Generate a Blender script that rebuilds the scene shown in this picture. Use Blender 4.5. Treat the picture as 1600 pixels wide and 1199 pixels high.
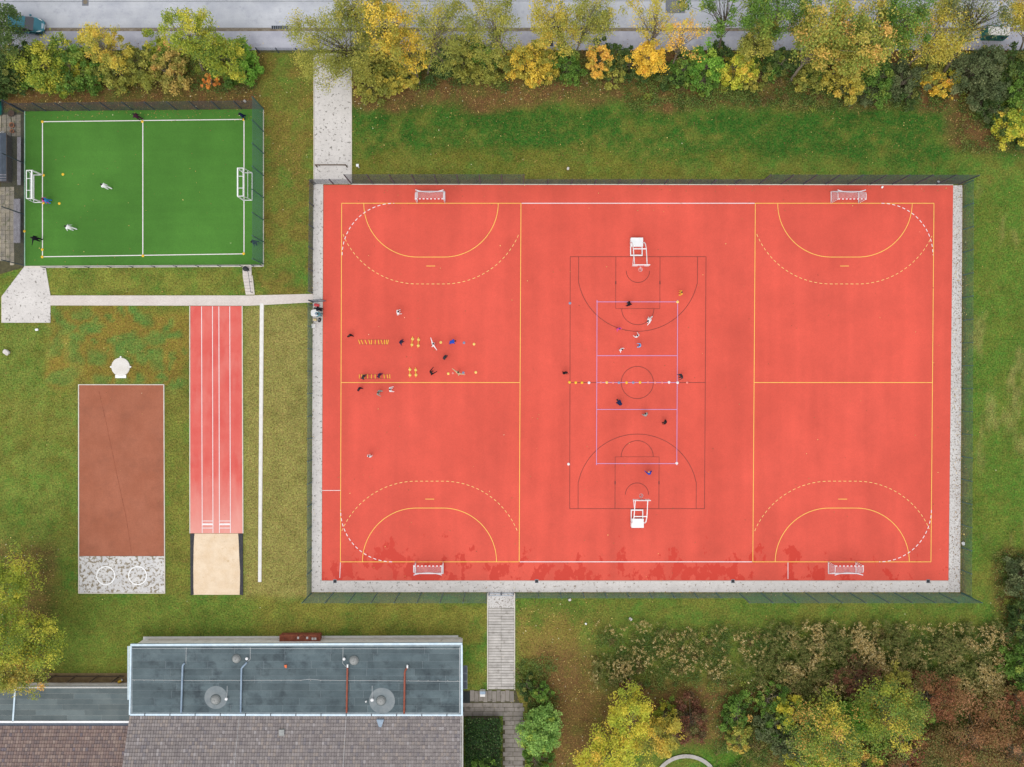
import bpy, bmesh, math, random
import numpy as np
from mathutils import Vector, Matrix
R = math.radians
random.seed(7); rng = np.random.default_rng(7)
for o in list(bpy.data.objects): bpy.data.objects.remove(o)
scn = bpy.context.scene
COL = scn.collection

# ------------------------------------------------------------------ camera, sky, sun, exposure
CAM_H = 90.0
cam = bpy.data.objects.new('camera', bpy.data.cameras.new('camera'))
COL.objects.link(cam)
cam.location = (0, 0, CAM_H); cam.rotation_euler = (0, 0, 0)
cam.data.sensor_width = 36; cam.data.lens = 18 / ((800 / 14.0) / CAM_H)
cam.data.clip_end = 9000
scn.camera = cam
SUN_EL, SUN_AZ = 64, 200          # soft light from the lower left of the picture
wd = bpy.data.worlds.new('World'); scn.world = wd; wd.use_nodes = True
nt = wd.node_tree; nt.nodes.clear()
sky = nt.nodes.new('ShaderNodeTexSky'); sky.sky_type = 'NISHITA'; sky.sun_disc = False
sky.sun_elevation = R(SUN_EL); sky.sun_rotation = R(SUN_AZ)
sky.air_density = 1.0; sky.dust_density = 0.6; sky.ozone_density = 1.0
hs = nt.nodes.new('ShaderNodeHueSaturation'); hs.inputs['Saturation'].default_value = 0.12
bgn = nt.nodes.new('ShaderNodeBackground'); bgn.inputs['Strength'].default_value = 0.15
won = nt.nodes.new('ShaderNodeOutputWorld')
nt.links.new(sky.outputs[0], hs.inputs['Color']); nt.links.new(hs.outputs[0], bgn.inputs['Color'])
nt.links.new(bgn.outputs[0], won.inputs['Surface'])
sl = bpy.data.lights.new('sun', 'SUN'); sl.energy = 0.7; sl.angle = R(50); sl.color = (1.0, 0.96, 0.9)
so = bpy.data.objects.new('sun', sl); COL.objects.link(so)
az = R(SUN_AZ); el = R(SUN_EL)
sd = Vector((math.sin(az) * math.cos(el), math.cos(az) * math.cos(el), math.sin(el)))
so.location = (0, 0, 60); so.rotation_euler = sd.to_track_quat('Z', 'Y').to_euler()
vs = scn.view_settings
vs.view_transform = 'Standard'; vs.look = 'None'; vs.gamma = 1.0; vs.use_curve_mapping = False
vs.exposure = 1.12

# ------------------------------------------------------------------ helpers
GAIN = 1.45
def lin(c):
    c = c / 255.0
    return c / 12.92 if c <= 0.04045 else ((c + 0.055) / 1.055) ** 2.4
def A(r, g, b, k=1.0):
    return tuple(min(0.9, lin(v) / GAIN * k) for v in (r, g, b)) + (1.0,)
def W(px, py, z=0.0):
    """plan position (14 plan units to the metre) of a point z metres above the ground"""
    s = (CAM_H - z) / CAM_H
    return Vector(((px - 800) / 14.0 * s, (599.5 - py) / 14.0 * s, z))

class MB:
    def __init__(s): s.v = []; s.f = []; s.m = []
    def add(s, v, f, mi=0):
        b = len(s.v); s.v += [tuple(p) for p in v]; s.f += [tuple(i + b for i in q) for q in f]; s.m += [mi] * len(f); return s
    def box(s, x0, x1, y0, y1, z0, z1, mi=0):
        return s.add([(x0,y0,z0),(x1,y0,z0),(x1,y1,z0),(x0,y1,z0),(x0,y0,z1),(x1,y0,z1),(x1,y1,z1),(x0,y1,z1)],
            [(0,3,2,1),(4,5,6,7),(0,1,5,4),(1,2,6,5),(2,3,7,6),(3,0,4,7)], mi)
    def bar(s, a, b, w, h=None, mi=0):
        a = Vector(a); b = Vector(b); h = h or w; d = (b - a)
        if d.length < 1e-6: return s
        d.normalize(); u = d.cross(Vector((0,0,1)))
        if u.length < 1e-3: u = Vector((1,0,0))
        u.normalize(); n = u.cross(d).normalized(); u = u * (w / 2); n = n * (h / 2)
        v = [a-u-n, a+u-n, a+u+n, a-u+n, b-u-n, b+u-n, b+u+n, b-u+n]
        return s.add(v, [(0,1,2,3),(7,6,5,4),(0,4,5,1),(1,5,6,2),(2,6,7,3),(3,7,4,0)], mi)
    def tube(s, pts, rad, n=8, mi=0, cap=True):
        pts = [Vector(p) for p in pts]
        if not hasattr(rad, '__len__'): rad = [rad] * len(pts)
        vs, fs = [], []; u = None
        for i, p in enumerate(pts):
            d = (pts[min(i+1, len(pts)-1)] - pts[max(i-1, 0)])
            if d.length < 1e-9: d = Vector((0,0,1))
            d.normalize()
            if u is None:
                u = d.cross(Vector((0,0,1)))
                if u.length < 1e-3: u = d.cross(Vector((1,0,0)))
            u = (u - d * u.dot(d)).normalized(); w = d.cross(u)
            for k in range(n):
                t = 2 * math.pi * k / n; vs.append(p + (u * math.cos(t) + w * math.sin(t)) * rad[i])
        for i in range(len(pts) - 1):
            for k in range(n):
                k2 = (k + 1) % n; fs.append((i*n+k, i*n+k2, (i+1)*n+k2, (i+1)*n+k))
        if cap: fs += [tuple(range(n))[::-1], tuple((len(pts)-1)*n + k for k in range(n))]
        return s.add(vs, fs, mi)
    def lathe(s, prof, n=20, c=(0,0,0), mi=0):
        vs, fs = [], []
        for r, z in prof:
            for k in range(n):
                t = 2*math.pi*k/n; vs.append((c[0]+r*math.cos(t), c[1]+r*math.sin(t), c[2]+z))
        for i in range(len(prof)-1):
            for k in range(n):
                k2 = (k+1) % n; fs.append((i*n+k, i*n+k2, (i+1)*n+k2, (i+1)*n+k))
        fs.append(tuple((len(prof)-1)*n+k for k in range(n)))
        return s.add(vs, fs, mi)
    def prism(s, poly, z0, z1, mi=0):
        n = len(poly); a = sum(poly[i][0]*poly[(i+1)%n][1]-poly[(i+1)%n][0]*poly[i][1] for i in range(n))
        if a < 0: poly = poly[::-1]
        v = [(p[0],p[1],z0) for p in poly] + [(p[0],p[1],z1) for p in poly]
        f = [tuple(range(n))[::-1], tuple(range(n, 2*n))] + [(i,(i+1)%n,(i+1)%n+n,i+n) for i in range(n)]
        return s.add(v, f, mi)
    def sheet(s, poly, z, mi=0):
        n = len(poly); a = sum(poly[i][0]*poly[(i+1)%n][1]-poly[(i+1)%n][0]*poly[i][1] for i in range(n))
        if a < 0: poly = poly[::-1]
        return s.add([(p[0],p[1],z) for p in poly], [tuple(range(n))], mi)
    def ribbon(s, pts, w, z, mi=0):
        pts = [Vector((p[0],p[1])) for p in pts]; n = len(pts); L, Rr = [], []
        for i, p in enumerate(pts):
            d = (pts[min(i+1,n-1)] - pts[max(i-1,0)]).normalized(); q = Vector((-d.y, d.x)) * w/2
            L.append(p+q); Rr.append(p-q)
        v = [(p.x,p.y,z) for p in L] + [(p.x,p.y,z) for p in Rr]
        return s.add(v, [(n+i, n+i+1, i+1, i) for i in range(n-1)], mi)
    def mesh(s, name, origin=(0,0,0), smooth=False):
        me = bpy.data.meshes.new(name); o = Vector(origin)
        me.from_pydata([tuple(Vector(p)-o) for p in s.v], [], s.f); 
        if any(s.m): me.polygons.foreach_set('material_index', s.m)
        if smooth: me.polygons.foreach_set('use_smooth', [True]*len(s.f))
        me.update(); return me

def link(name, me, mats, parent=None, loc=(0,0,0), rot=(0,0,0)):
    if mats is not None and not me.materials:
        for m in (mats if isinstance(mats, (list, tuple)) else [mats]): me.materials.append(m)
    o = bpy.data.objects.new(name, me); COL.objects.link(o); o.location = loc; o.rotation_euler = rot
    if parent: o.parent = parent
    return o
def part(name, mb, mat, parent, smooth=False, origin=None, loc=(0,0,0), rot=(0,0,0)):
    """mesh given in world coordinates when origin is the parent's place, else in the parent's own coordinates"""
    return link(name, mb.mesh(name, origin or (0,0,0), smooth), mat, parent, loc, rot)
def tag(o, label, cat, group=None):
    o['label'] = label; o['category'] = cat
    if group: o['group'] = group
    return o
def thing(name, label, cat, loc=(0,0,0), rz=0.0, group=None):
    o = bpy.data.objects.new(name, None); o.empty_display_size = 0.3; COL.objects.link(o)
    o.location = loc; o.rotation_euler = (0,0,rz); return tag(o, label, cat, group)
def struct(name, mb, mat, smooth=False, parent=None):
    o = link(name, mb if isinstance(mb, bpy.types.Mesh) else mb.mesh(name, smooth=smooth), mat, parent)
    if parent is None: o['kind'] = 'structure'
    return o

# ------------------------------------------------------------------ materials
def mat(name, c1, c2=None, scale=3.0, rough=0.85, bump=0.0, bscale=None, detail=6, lo=0.35, hi=0.65, metal=0.0, rnd=0.0,
        spot=None, spot_scale=5.0, spot_lo=0.6, spot_hi=0.66, fine=0.0, fscale=30.0, spec=0.3):
    m = bpy.data.materials.new(name); m.use_nodes = True; t = m.node_tree; N = t.nodes; L = t.links
    b = N['Principled BSDF']; b.inputs['Roughness'].default_value = rough; b.inputs['Metallic'].default_value = metal
    b.inputs['Specular IOR Level'].default_value = spec
    b.inputs['Base Color'].default_value = c1
    tc = N.new('ShaderNodeTexCoord'); out = None
    geo = N.new('ShaderNodeNewGeometry')
    def noise(sc, det=detail, ro=0.6):
        n = N.new('ShaderNodeTexNoise'); n.inputs['Scale'].default_value = sc; n.inputs['Detail'].default_value = det
        n.inputs['Roughness'].default_value = ro; L.new(geo.outputs['Position'], n.inputs['Vector']); return n.outputs['Fac']
    def ramp(f, a, bb):
        r = N.new('ShaderNodeMapRange'); r.inputs['From Min'].default_value = a; r.inputs['From Max'].default_value = bb
        r.clamp = True; L.new(f, r.inputs['Value']); return r.outputs['Result']
    def mix(f, a, bb, mode='MIX'):
        x = N.new('ShaderNodeMix'); x.data_type = 'RGBA'; x.blend_type = mode
        if hasattr(f, 'links') or hasattr(f, 'is_output'): L.new(f, x.inputs['Factor'])
        else: x.inputs['Factor'].default_value = f
        for s_, i in ((a, 'A'), (bb, 'B')):
            sk = [q for q in x.inputs if q.name == i and q.type == 'RGBA'][0]
            if isinstance(s_, tuple): sk.default_value = s_
            else: L.new(s_, sk)
        return [q for q in x.outputs if q.type == 'RGBA'][0]
    col = c1
    if c2 is not None: col = mix(ramp(noise(scale), lo, hi), c1, c2)
    if spot is not None: col = mix(ramp(noise(spot_scale, 4, 0.7), spot_lo, spot_hi), col, spot)
    if fine:
        f = ramp(noise(fscale, 3, 0.7), 0.25, 0.75)
        v = N.new('ShaderNodeMapRange'); v.inputs['To Min'].default_value = 1 - fine; v.inputs['To Max'].default_value = 1 + fine
        L.new(f, v.inputs['Value'])
        h = N.new('ShaderNodeHueSaturation'); L.new(v.outputs[0], h.inputs['Value'])
        if isinstance(col, tuple): h.inputs['Color'].default_value = col
        else: L.new(col, h.inputs['Color'])
        col = h.outputs[0]
    if rnd:
        oi = N.new('ShaderNodeObjectInfo'); v = N.new('ShaderNodeMapRange')
        v.inputs['To Min'].default_value = 1 - rnd; v.inputs['To Max'].default_value = 1 + rnd
        L.new(oi.outputs['Random'], v.inputs['Value']); h = N.new('ShaderNodeHueSaturation'); L.new(v.outputs[0], h.inputs['Value'])
        if isinstance(col, tuple): h.inputs['Color'].default_value = col
        else: L.new(col, h.inputs['Color'])
        col = h.outputs[0]
    if not isinstance(col, tuple): L.new(col, b.inputs['Base Color'])
    if bump:
        bp = N.new('ShaderNodeBump'); bp.inputs['Strength'].default_value = bump; bp.inputs['Distance'].default_value = 0.03
        L.new(noise(bscale or scale * 6, 4), bp.inputs['Height']); L.new(bp.outputs[0], b.inputs['Normal'])
    return m
def leafmat(name, trans=0.35, rough=0.6):
    m = bpy.data.materials.new(name); m.use_nodes = True; t = m.node_tree; N = t.nodes; L = t.links
    b = N['Principled BSDF']; b.inputs['Roughness'].default_value = rough; b.inputs['Specular IOR Level'].default_value = 0.25
    a = N.new('ShaderNodeAttribute'); a.attribute_name = 'Col'
    L.new(a.outputs['Color'], b.inputs['Base Color'])
    tr = N.new('ShaderNodeBsdfTranslucent'); L.new(a.outputs['Color'], tr.inputs['Color'])
    mx = N.new('ShaderNodeMixShader'); mx.inputs[0].default_value = trans
    L.new(b.outputs[0], mx.inputs[1]); L.new(tr.outputs[0], mx.inputs[2]); L.new(mx.outputs[0], N['Material Output'].inputs['Surface'])
    return m
def attrmat(name, rough=0.85, bump=0.0, bscale=20, fine=0.0, fscale=10):
    m = mat(name, (0.5,0.5,0.5,1), rough=rough, bump=bump, bscale=bscale)
    N = m.node_tree.nodes; L = m.node_tree.links; b = N['Principled BSDF']
    a = N.new('ShaderNodeAttribute'); a.attribute_name = 'Col'; L.new(a.outputs['Color'], b.inputs['Base Color'])
    return m

M = {}
M['asphalt'] = mat('asphalt', A(178,181,190), A(200,202,208), scale=0.35, rough=0.9, fine=0.10, fscale=14, spot=A(165,168,178), spot_scale=0.9, spot_lo=0.55, spot_hi=0.75, bump=0.2, bscale=60)
M['sidewalk'] = mat('sidewalk', A(172,172,184), A(192,192,202), scale=0.6, rough=0.9, fine=0.10, fscale=16, bump=0.2, bscale=60)
M['patch'] = mat('asphalt_patch', A(112,116,124), A(128,130,136), scale=2, rough=0.9, fine=0.10, fscale=20)
M['kerb'] = mat('kerb_stone', A(150,140,125), A(120,105,85), scale=2.5, rough=0.9, rnd=0.12)
M['granite'] = mat('granite_setts', A(120,110,95), A(150,140,128), scale=6, rough=0.9)
M['concrete'] = mat('concrete', A(214,208,200), A(228,224,218), scale=0.8, rough=0.9, fine=0.06, fscale=12)
M['edging'] = mat('edging_stone', A(226,218,205), A(206,198,186), scale=1.2, rough=0.9, fine=0.05)
M['whiteline'] = mat('white_paint', A(243,236,236), A(233,222,222), scale=3, rough=0.7, fine=0.05, fscale=20)
M['yellowline'] = mat('yellow_paint', A(250,205,95), A(246,188,92), scale=2, rough=0.7)
M['yellowdash'] = mat('pale_yellow_paint', A(246,208,128), A(240,192,112), scale=2, rough=0.7)
M['blackline'] = mat('black_paint', A(95,48,44), A(118,56,50), scale=2, rough=0.7)
M['lilacline'] = mat('lilac_paint', A(200,160,210), A(196,152,206), scale=2, rough=0.7)
M['turf'] = mat('artificial_turf', A(66,116,37), A(76,129,45), scale=0.09, rough=0.9, lo=0.4, hi=0.6, fine=0.16, fscale=9, bump=0.3, bscale=40)
M['track'] = mat('track_rubber', A(212,90,82), A(220,106,96), scale=0.4, rough=0.9, fine=0.05, fscale=20)
M['cinder'] = mat('cinder_red', A(158,94,69), A(170,105,80), scale=0.35, rough=0.95, fine=0.12, fscale=9, spot=A(150,92,70), spot_scale=0.5, spot_lo=0.5, spot_hi=0.8)
M['sand'] = mat('sand', A(226,200,168), A(236,214,186), scale=0.9, rough=0.95, fine=0.10, fscale=12, spot=A(196,164,122), spot_scale=1.6, spot_lo=0.62, spot_hi=0.75, bump=0.6, bscale=5)
M['rubber'] = mat('black_rubber', A(46,48,56), A(66,64,66), scale=4, rough=0.8)
M['padconc'] = mat('weathered_concrete', A(200,198,198), A(216,213,210), scale=0.8, rough=0.9, spot=A(140,128,108), spot_scale=3.0, spot_lo=0.50, spot_hi=0.58, fine=0.06)
M['fence'] = mat('green_fence_steel', A(62,100,92), A(70,106,104), scale=1, rough=0.5, spec=0.4)
M['fencedark'] = mat('anthracite_steel', A(62,70,82), A(72,80,90), scale=1, rough=0.5)
M['steel'] = mat('galvanised_steel', A(120,128,138), A(140,146,154), scale=3, rough=0.45, metal=0.5)
M['white'] = mat('white_lacquer', A(247,246,246), A(238,238,238), scale=2, rough=0.45)
M['offwhite'] = mat('offwhite', A(232,230,226), A(220,216,210), scale=2, rough=0.7)
M['red'] = mat('red_lacquer', A(225,55,60), A(210,48,52), scale=2, rough=0.5)
M['net'] = mat('white_net', A(240,236,240), A(226,220,226), scale=3, rough=0.8)
M['black'] = mat('black_plastic', A(30,32,38), A(42,44,50), scale=3, rough=0.6)
M['yellow'] = mat('yellow_plastic', A(250,205,60), A(245,190,45), scale=3, rough=0.5)
M['paleyellow'] = mat('pale_yellow_plastic', A(252,224,128), A(248,214,110), scale=3, rough=0.5)
M['greyblue'] = mat('grey_blue_plastic', A(150,160,185), A(140,150,178), scale=3, rough=0.5)
M['pink'] = mat('salmon_plastic', A(250,160,150), A(245,150,140), scale=3, rough=0.5)
M['orange'] = mat('orange_plastic', A(225,105,55), A(235,118,64), scale=3, rough=0.5)
M['bark'] = mat('bark', A(112,100,84), A(140,130,112), scale=5, rough=0.95, bump=0.5, bscale=12)
M['barkdark'] = mat('dark_bark', A(76,68,54), A(98,88,70), scale=5, rough=0.95, bump=0.5, bscale=12)
M['leaf'] = leafmat('leaves')
M['dryleaf'] = leafmat('dry_leaves', 0.15, 0.8)
M['wood'] = mat('weathered_wood', A(176,172,178), A(146,140,146), scale=4, rough=0.9, rnd=0.12)
M['wooddark'] = mat('dark_wood', A(96,80,62), A(80,66,52), scale=4, rough=0.9, rnd=0.1)
M['terracotta'] = mat('terracotta', A(196,128,84), A(180,112,72), scale=6, rough=0.8)
M['soil'] = mat('soil', A(86,62,44), A(104,78,54), scale=2, rough=0.95)
M['bitumen'] = mat('roofing_felt', A(78,92,97), A(96,110,114), scale=0.5, rough=0.85, rnd=0.16, fine=0.14, fscale=9, spot=A(54,64,70), spot_scale=0.55, spot_lo=0.5, spot_hi=0.72)
M['bitumen2'] = mat('old_roofing_felt', A(88,100,102), A(106,116,116), scale=0.6, rough=0.85, rnd=0.20, fine=0.12, fscale=12)
M['seam'] = mat('felt_seam', A(160,170,174), A(140,150,156), scale=2, rough=0.9)
M['stain'] = mat('lime_bloom', A(140,146,148), A(120,130,134), scale=1.2, rough=0.9, fine=0.1)
M['tile'] = attrmat('roof_tile', rough=0.8, bump=0.2, bscale=30)
M['plaster'] = mat('white_render', A(250,246,240), A(236,230,222), scale=1.2, rough=0.9, spot=A(170,160,145), spot_scale=1.5, spot_lo=0.6, spot_hi=0.75)
M['zinc'] = mat('zinc_sheet', A(196,212,222), A(176,196,210), scale=2, rough=0.4, metal=0.3)
M['pipeblue'] = mat('light_blue_pipe', A(152,170,188), A(130,150,170), scale=2, rough=0.5)
M['pipered'] = mat('red_brown_pipe', A(160,84,62), A(138,72,54), scale=3, rough=0.6)
M['dome'] = mat('dull_acrylic', A(156,158,156), A(136,138,136), scale=5, rough=0.4, fine=0.1)
M['rust'] = mat('rusty_steel', A(132,68,48), A(160,92,66), scale=2.5, rough=0.85, spot=A(96,54,42), spot_scale=3, spot_lo=0.55, spot_hi=0.65)
M['glass'] = bpy.data.materials.new('wired_glass'); M['glass'].use_nodes = True
_b = M['glass'].node_tree.nodes['Principled BSDF']; _b.inputs['Base Color'].default_value = (0.75,0.86,0.84,1); _b.inputs['Roughness'].default_value = 0.15; _b.inputs['Alpha'].default_value = 0.45
M['slab'] = mat('concrete_slab', A(176,170,164), A(198,192,186), scale=1.4, rough=0.9, rnd=0.13, fine=0.08, spot=A(140,134,126), spot_scale=1.1, spot_lo=0.58, spot_hi=0.72)
M['slabdark'] = mat('grey_paving_slab', A(134,126,118), A(152,144,136), scale=1.2, rough=0.9, rnd=0.12, fine=0.1, spot=A(104,98,90), spot_scale=1.4, spot_lo=0.54, spot_hi=0.7)
M['slabmoss'] = mat('mossy_paving_slab', A(172,160,138), A(150,142,130), scale=1.5, rough=0.9, rnd=0.18, fine=0.1, spot=A(116,116,80), spot_scale=2, spot_lo=0.55, spot_hi=0.65)
M['joint'] = mat('mossy_joint', A(70,66,46), A(92,88,60), scale=3, rough=0.95)
M['carpaint'] = mat('teal_car_paint', A(70,128,142), A(76,134,148), scale=1, rough=0.28, spec=0.6, metal=0.75)
M['cardark'] = mat('car_glass', A(60,64,74), A(66,70,80), scale=1, rough=0.08, spec=0.9)
M['lamp'] = mat('headlamp', A(240,244,244), A(220,228,232), scale=9, rough=0.15)
M['tyre'] = mat('tyre', A(28,28,30), A(38,38,40), scale=6, rough=0.9)
M['green'] = mat('green_container_steel', A(20,110,96), A(16,96,84), scale=2, rough=0.5)
M['teal'] = mat('teal_tarpaulin', A(10,130,115), A(8,110,100), scale=2, rough=0.6)
M['darkdeck'] = mat('dark_corrugated_sheet', A(72,82,96), A(86,96,108), scale=1.5, rough=0.6, fine=0.12)
M['mat'] = mat('rubber_doormat', A(44,52,52), A(54,60,60), scale=8, rough=0.95)
M['stone'] = mat('pale_stone', A(196,190,186), A(220,214,208), scale=4, rough=0.9)

def paving_mat(name, c1, c2, spot, brick=(0.2, 0.1), spot_lo=0.60, spot_hi=0.64, spot_scale=2.4, joint=0.85):
    m = mat(name, c1, c2, scale=0.6, rough=0.9, fine=0.06, fscale=14, spot=spot, spot_scale=spot_scale, spot_lo=spot_lo, spot_hi=spot_hi)
    N = m.node_tree.nodes; L = m.node_tree.links; b = N['Principled BSDF']
    src = b.inputs['Base Color'].links[0].from_socket
    geo = N.new('ShaderNodeNewGeometry')
    br = N.new('ShaderNodeTexBrick'); br.inputs['Scale'].default_value = 1.0; br.inputs['Brick Width'].default_value = brick[0]; br.inputs['Row Height'].default_value = brick[1]
    br.inputs['Mortar Size'].default_value = 0.006
    br.inputs['Color1'].default_value = (1,1,1,1); br.inputs['Color2'].default_value = (0.9,0.9,0.9,1); br.inputs['Mortar'].default_value = (joint-0.15,)*3 + (1,)
    L.new(geo.outputs['Position'], br.inputs['Vector'])
    x = N.new('ShaderNodeMix'); x.data_type = 'RGBA'; x.blend_type = 'MULTIPLY'; x.inputs['Factor'].default_value = 1
    aa = [q for q in x.inputs if q.type == 'RGBA']; L.new(src, aa[0]); L.new(br.outputs['Color'], aa[1])
    L.new([q for q in x.outputs if q.type == 'RGBA'][0], b.inputs['Base Color'])
    bp = N.new('ShaderNodeBump'); bp.inputs['Strength'].default_value = 0.4; bp.inputs['Distance'].default_value = 0.01
    L.new(br.outputs['Fac'], bp.inputs['Height']); bp.invert = True; L.new(bp.outputs[0], b.inputs['Normal'])
    return m
M['pave'] = paving_mat('light_pavers', A(228,222,217), A(216,210,205), A(136,132,124), spot_lo=0.575, spot_hi=0.64, spot_scale=3.4)
M['pavepink'] = paving_mat('pinkish_pavers', A(218,206,198), A(226,216,208), A(176,158,146), spot_lo=0.66, spot_hi=0.75)
M['paveB'] = paving_mat('weedy_pavers', A(230,224,219), A(220,214,209), A(142,128,110), spot_lo=0.59, spot_hi=0.63, spot_scale=3.2)
M['paveR'] = paving_mat('flecked_pavers', A(212,206,202), A(224,220,216), A(128,116,102), spot_lo=0.54, spot_hi=0.62, spot_scale=6.0)

def streaks(m, sx, sy, amt, seed=0.0):
    """slow variation drawn out along one axis: laid lanes, tyre wear"""
    N = m.node_tree.nodes; L = m.node_tree.links; b = N['Principled BSDF']; src = b.inputs['Base Color'].links[0].from_socket
    geo = N.new('ShaderNodeNewGeometry'); mp = N.new('ShaderNodeMapping'); mp.inputs['Scale'].default_value = (sx, sy, 1); mp.inputs['Location'].default_value = (seed, seed, 0)
    n = N.new('ShaderNodeTexNoise'); n.inputs['Scale'].default_value = 1.0; n.inputs['Detail'].default_value = 5; n.inputs['Roughness'].default_value = 0.65
    L.new(geo.outputs['Position'], mp.inputs['Vector']); L.new(mp.outputs[0], n.inputs['Vector'])
    r = N.new('ShaderNodeMapRange'); r.inputs['From Min'].default_value = 0.3; r.inputs['From Max'].default_value = 0.7; r.inputs['To Min'].default_value = 1-amt; r.inputs['To Max'].default_value = 1+amt; L.new(n.outputs['Fac'], r.inputs['Value'])
    h = N.new('ShaderNodeHueSaturation'); L.new(src, h.inputs['Color']); L.new(r.outputs[0], h.inputs['Value']); L.new(h.outputs[0], b.inputs['Base Color'])
streaks(M['turf'], 0.25, 0.06, 0.05); streaks(M['turf'], 0.05, 1.1, 0.05, 3.0); streaks(M['asphalt'], 0.05, 0.9, 0.08); streaks(M['sidewalk'], 0.08, 0.7, 0.06); streaks(M['cinder'], 0.5, 0.12, 0.06); streaks(M['bitumen'], 0.12, 0.9, 0.14)
# ------------------------------------------------------------------ numpy value noise (world metres)
def vnoise(x, y, s, seed):
    r = np.random.default_rng(seed); T = r.random((64, 64))
    x = x / s + 1000.3; y = y / s + 1000.7
    xi = np.floor(x).astype(int); yi = np.floor(y).astype(int); fx = x - xi; fy = y - yi
    fx = fx*fx*(3-2*fx); fy = fy*fy*(3-2*fy)
    a = T[xi%64, yi%64]; b = T[(xi+1)%64, yi%64]; c = T[xi%64, (yi+1)%64]; d = T[(xi+1)%64, (yi+1)%64]
    return (a*(1-fx)+b*fx)*(1-fy) + (c*(1-fx)+d*fx)*fy
def fbm(x, y, s, seed, o=4):
    t = 0; w = 0; a = 1
    for i in range(o): t = t + a*vnoise(x, y, s/2**i, seed+i*17); w += a; a *= 0.6
    return t / w
def sstep(a, b, x):
    t = np.clip((x-a)/(b-a), 0, 1); return t*t*(3-2*t)
def zone(px, py, x0, x1, y0, y1, f=14):
    return sstep(x0-f, x0+f, px)*(1-sstep(x1-f, x1+f, px))*sstep(y0-f, y0+f, py)*(1-sstep(y1-f, y1+f, py))
def LC(r, g, b): return np.array([lin(r), lin(g), lin(b)]) / GAIN
BLOBS = [(random.uniform(70, 292), random.uniform(486, 612), random.uniform(5, 15)) for _ in range(70)]
def litter(px, py, x, y):
    w = fbm(x, y, 6, 5) * 40 - 20
    w2 = fbm(x, y, 1.6, 55) * 22 - 11
    l = zone(px, py + w + w2, 545, 1490, 70, 168, 12)
    l = np.maximum(l, zone(px + w, py + w2*0.6, -60, 405, 70, 172, 10))
    l = np.maximum(l, zone(px + w2, py + w, 1480, 1660, 60, 236, 14))
    l = np.maximum(l, zone(px + w, py + w2, 840, 930, 1010, 1240, 22) * 0.9)
    l = np.maximum(l, zone(px + w2, py + w, 930, 1660, 1070, 1160, 20))
    l = np.maximum(l, zone(px + w2, py + w, 1180, 1660, 1060, 1260, 20))
    l = np.maximum(l, zone(px + w, py + w2, 1560, 1680, 860, 1200, 14))
    l = np.maximum(l, zone(px + w, py + w2, -40, 84, 850, 1080, 18) * 0.75)
    return l
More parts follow.
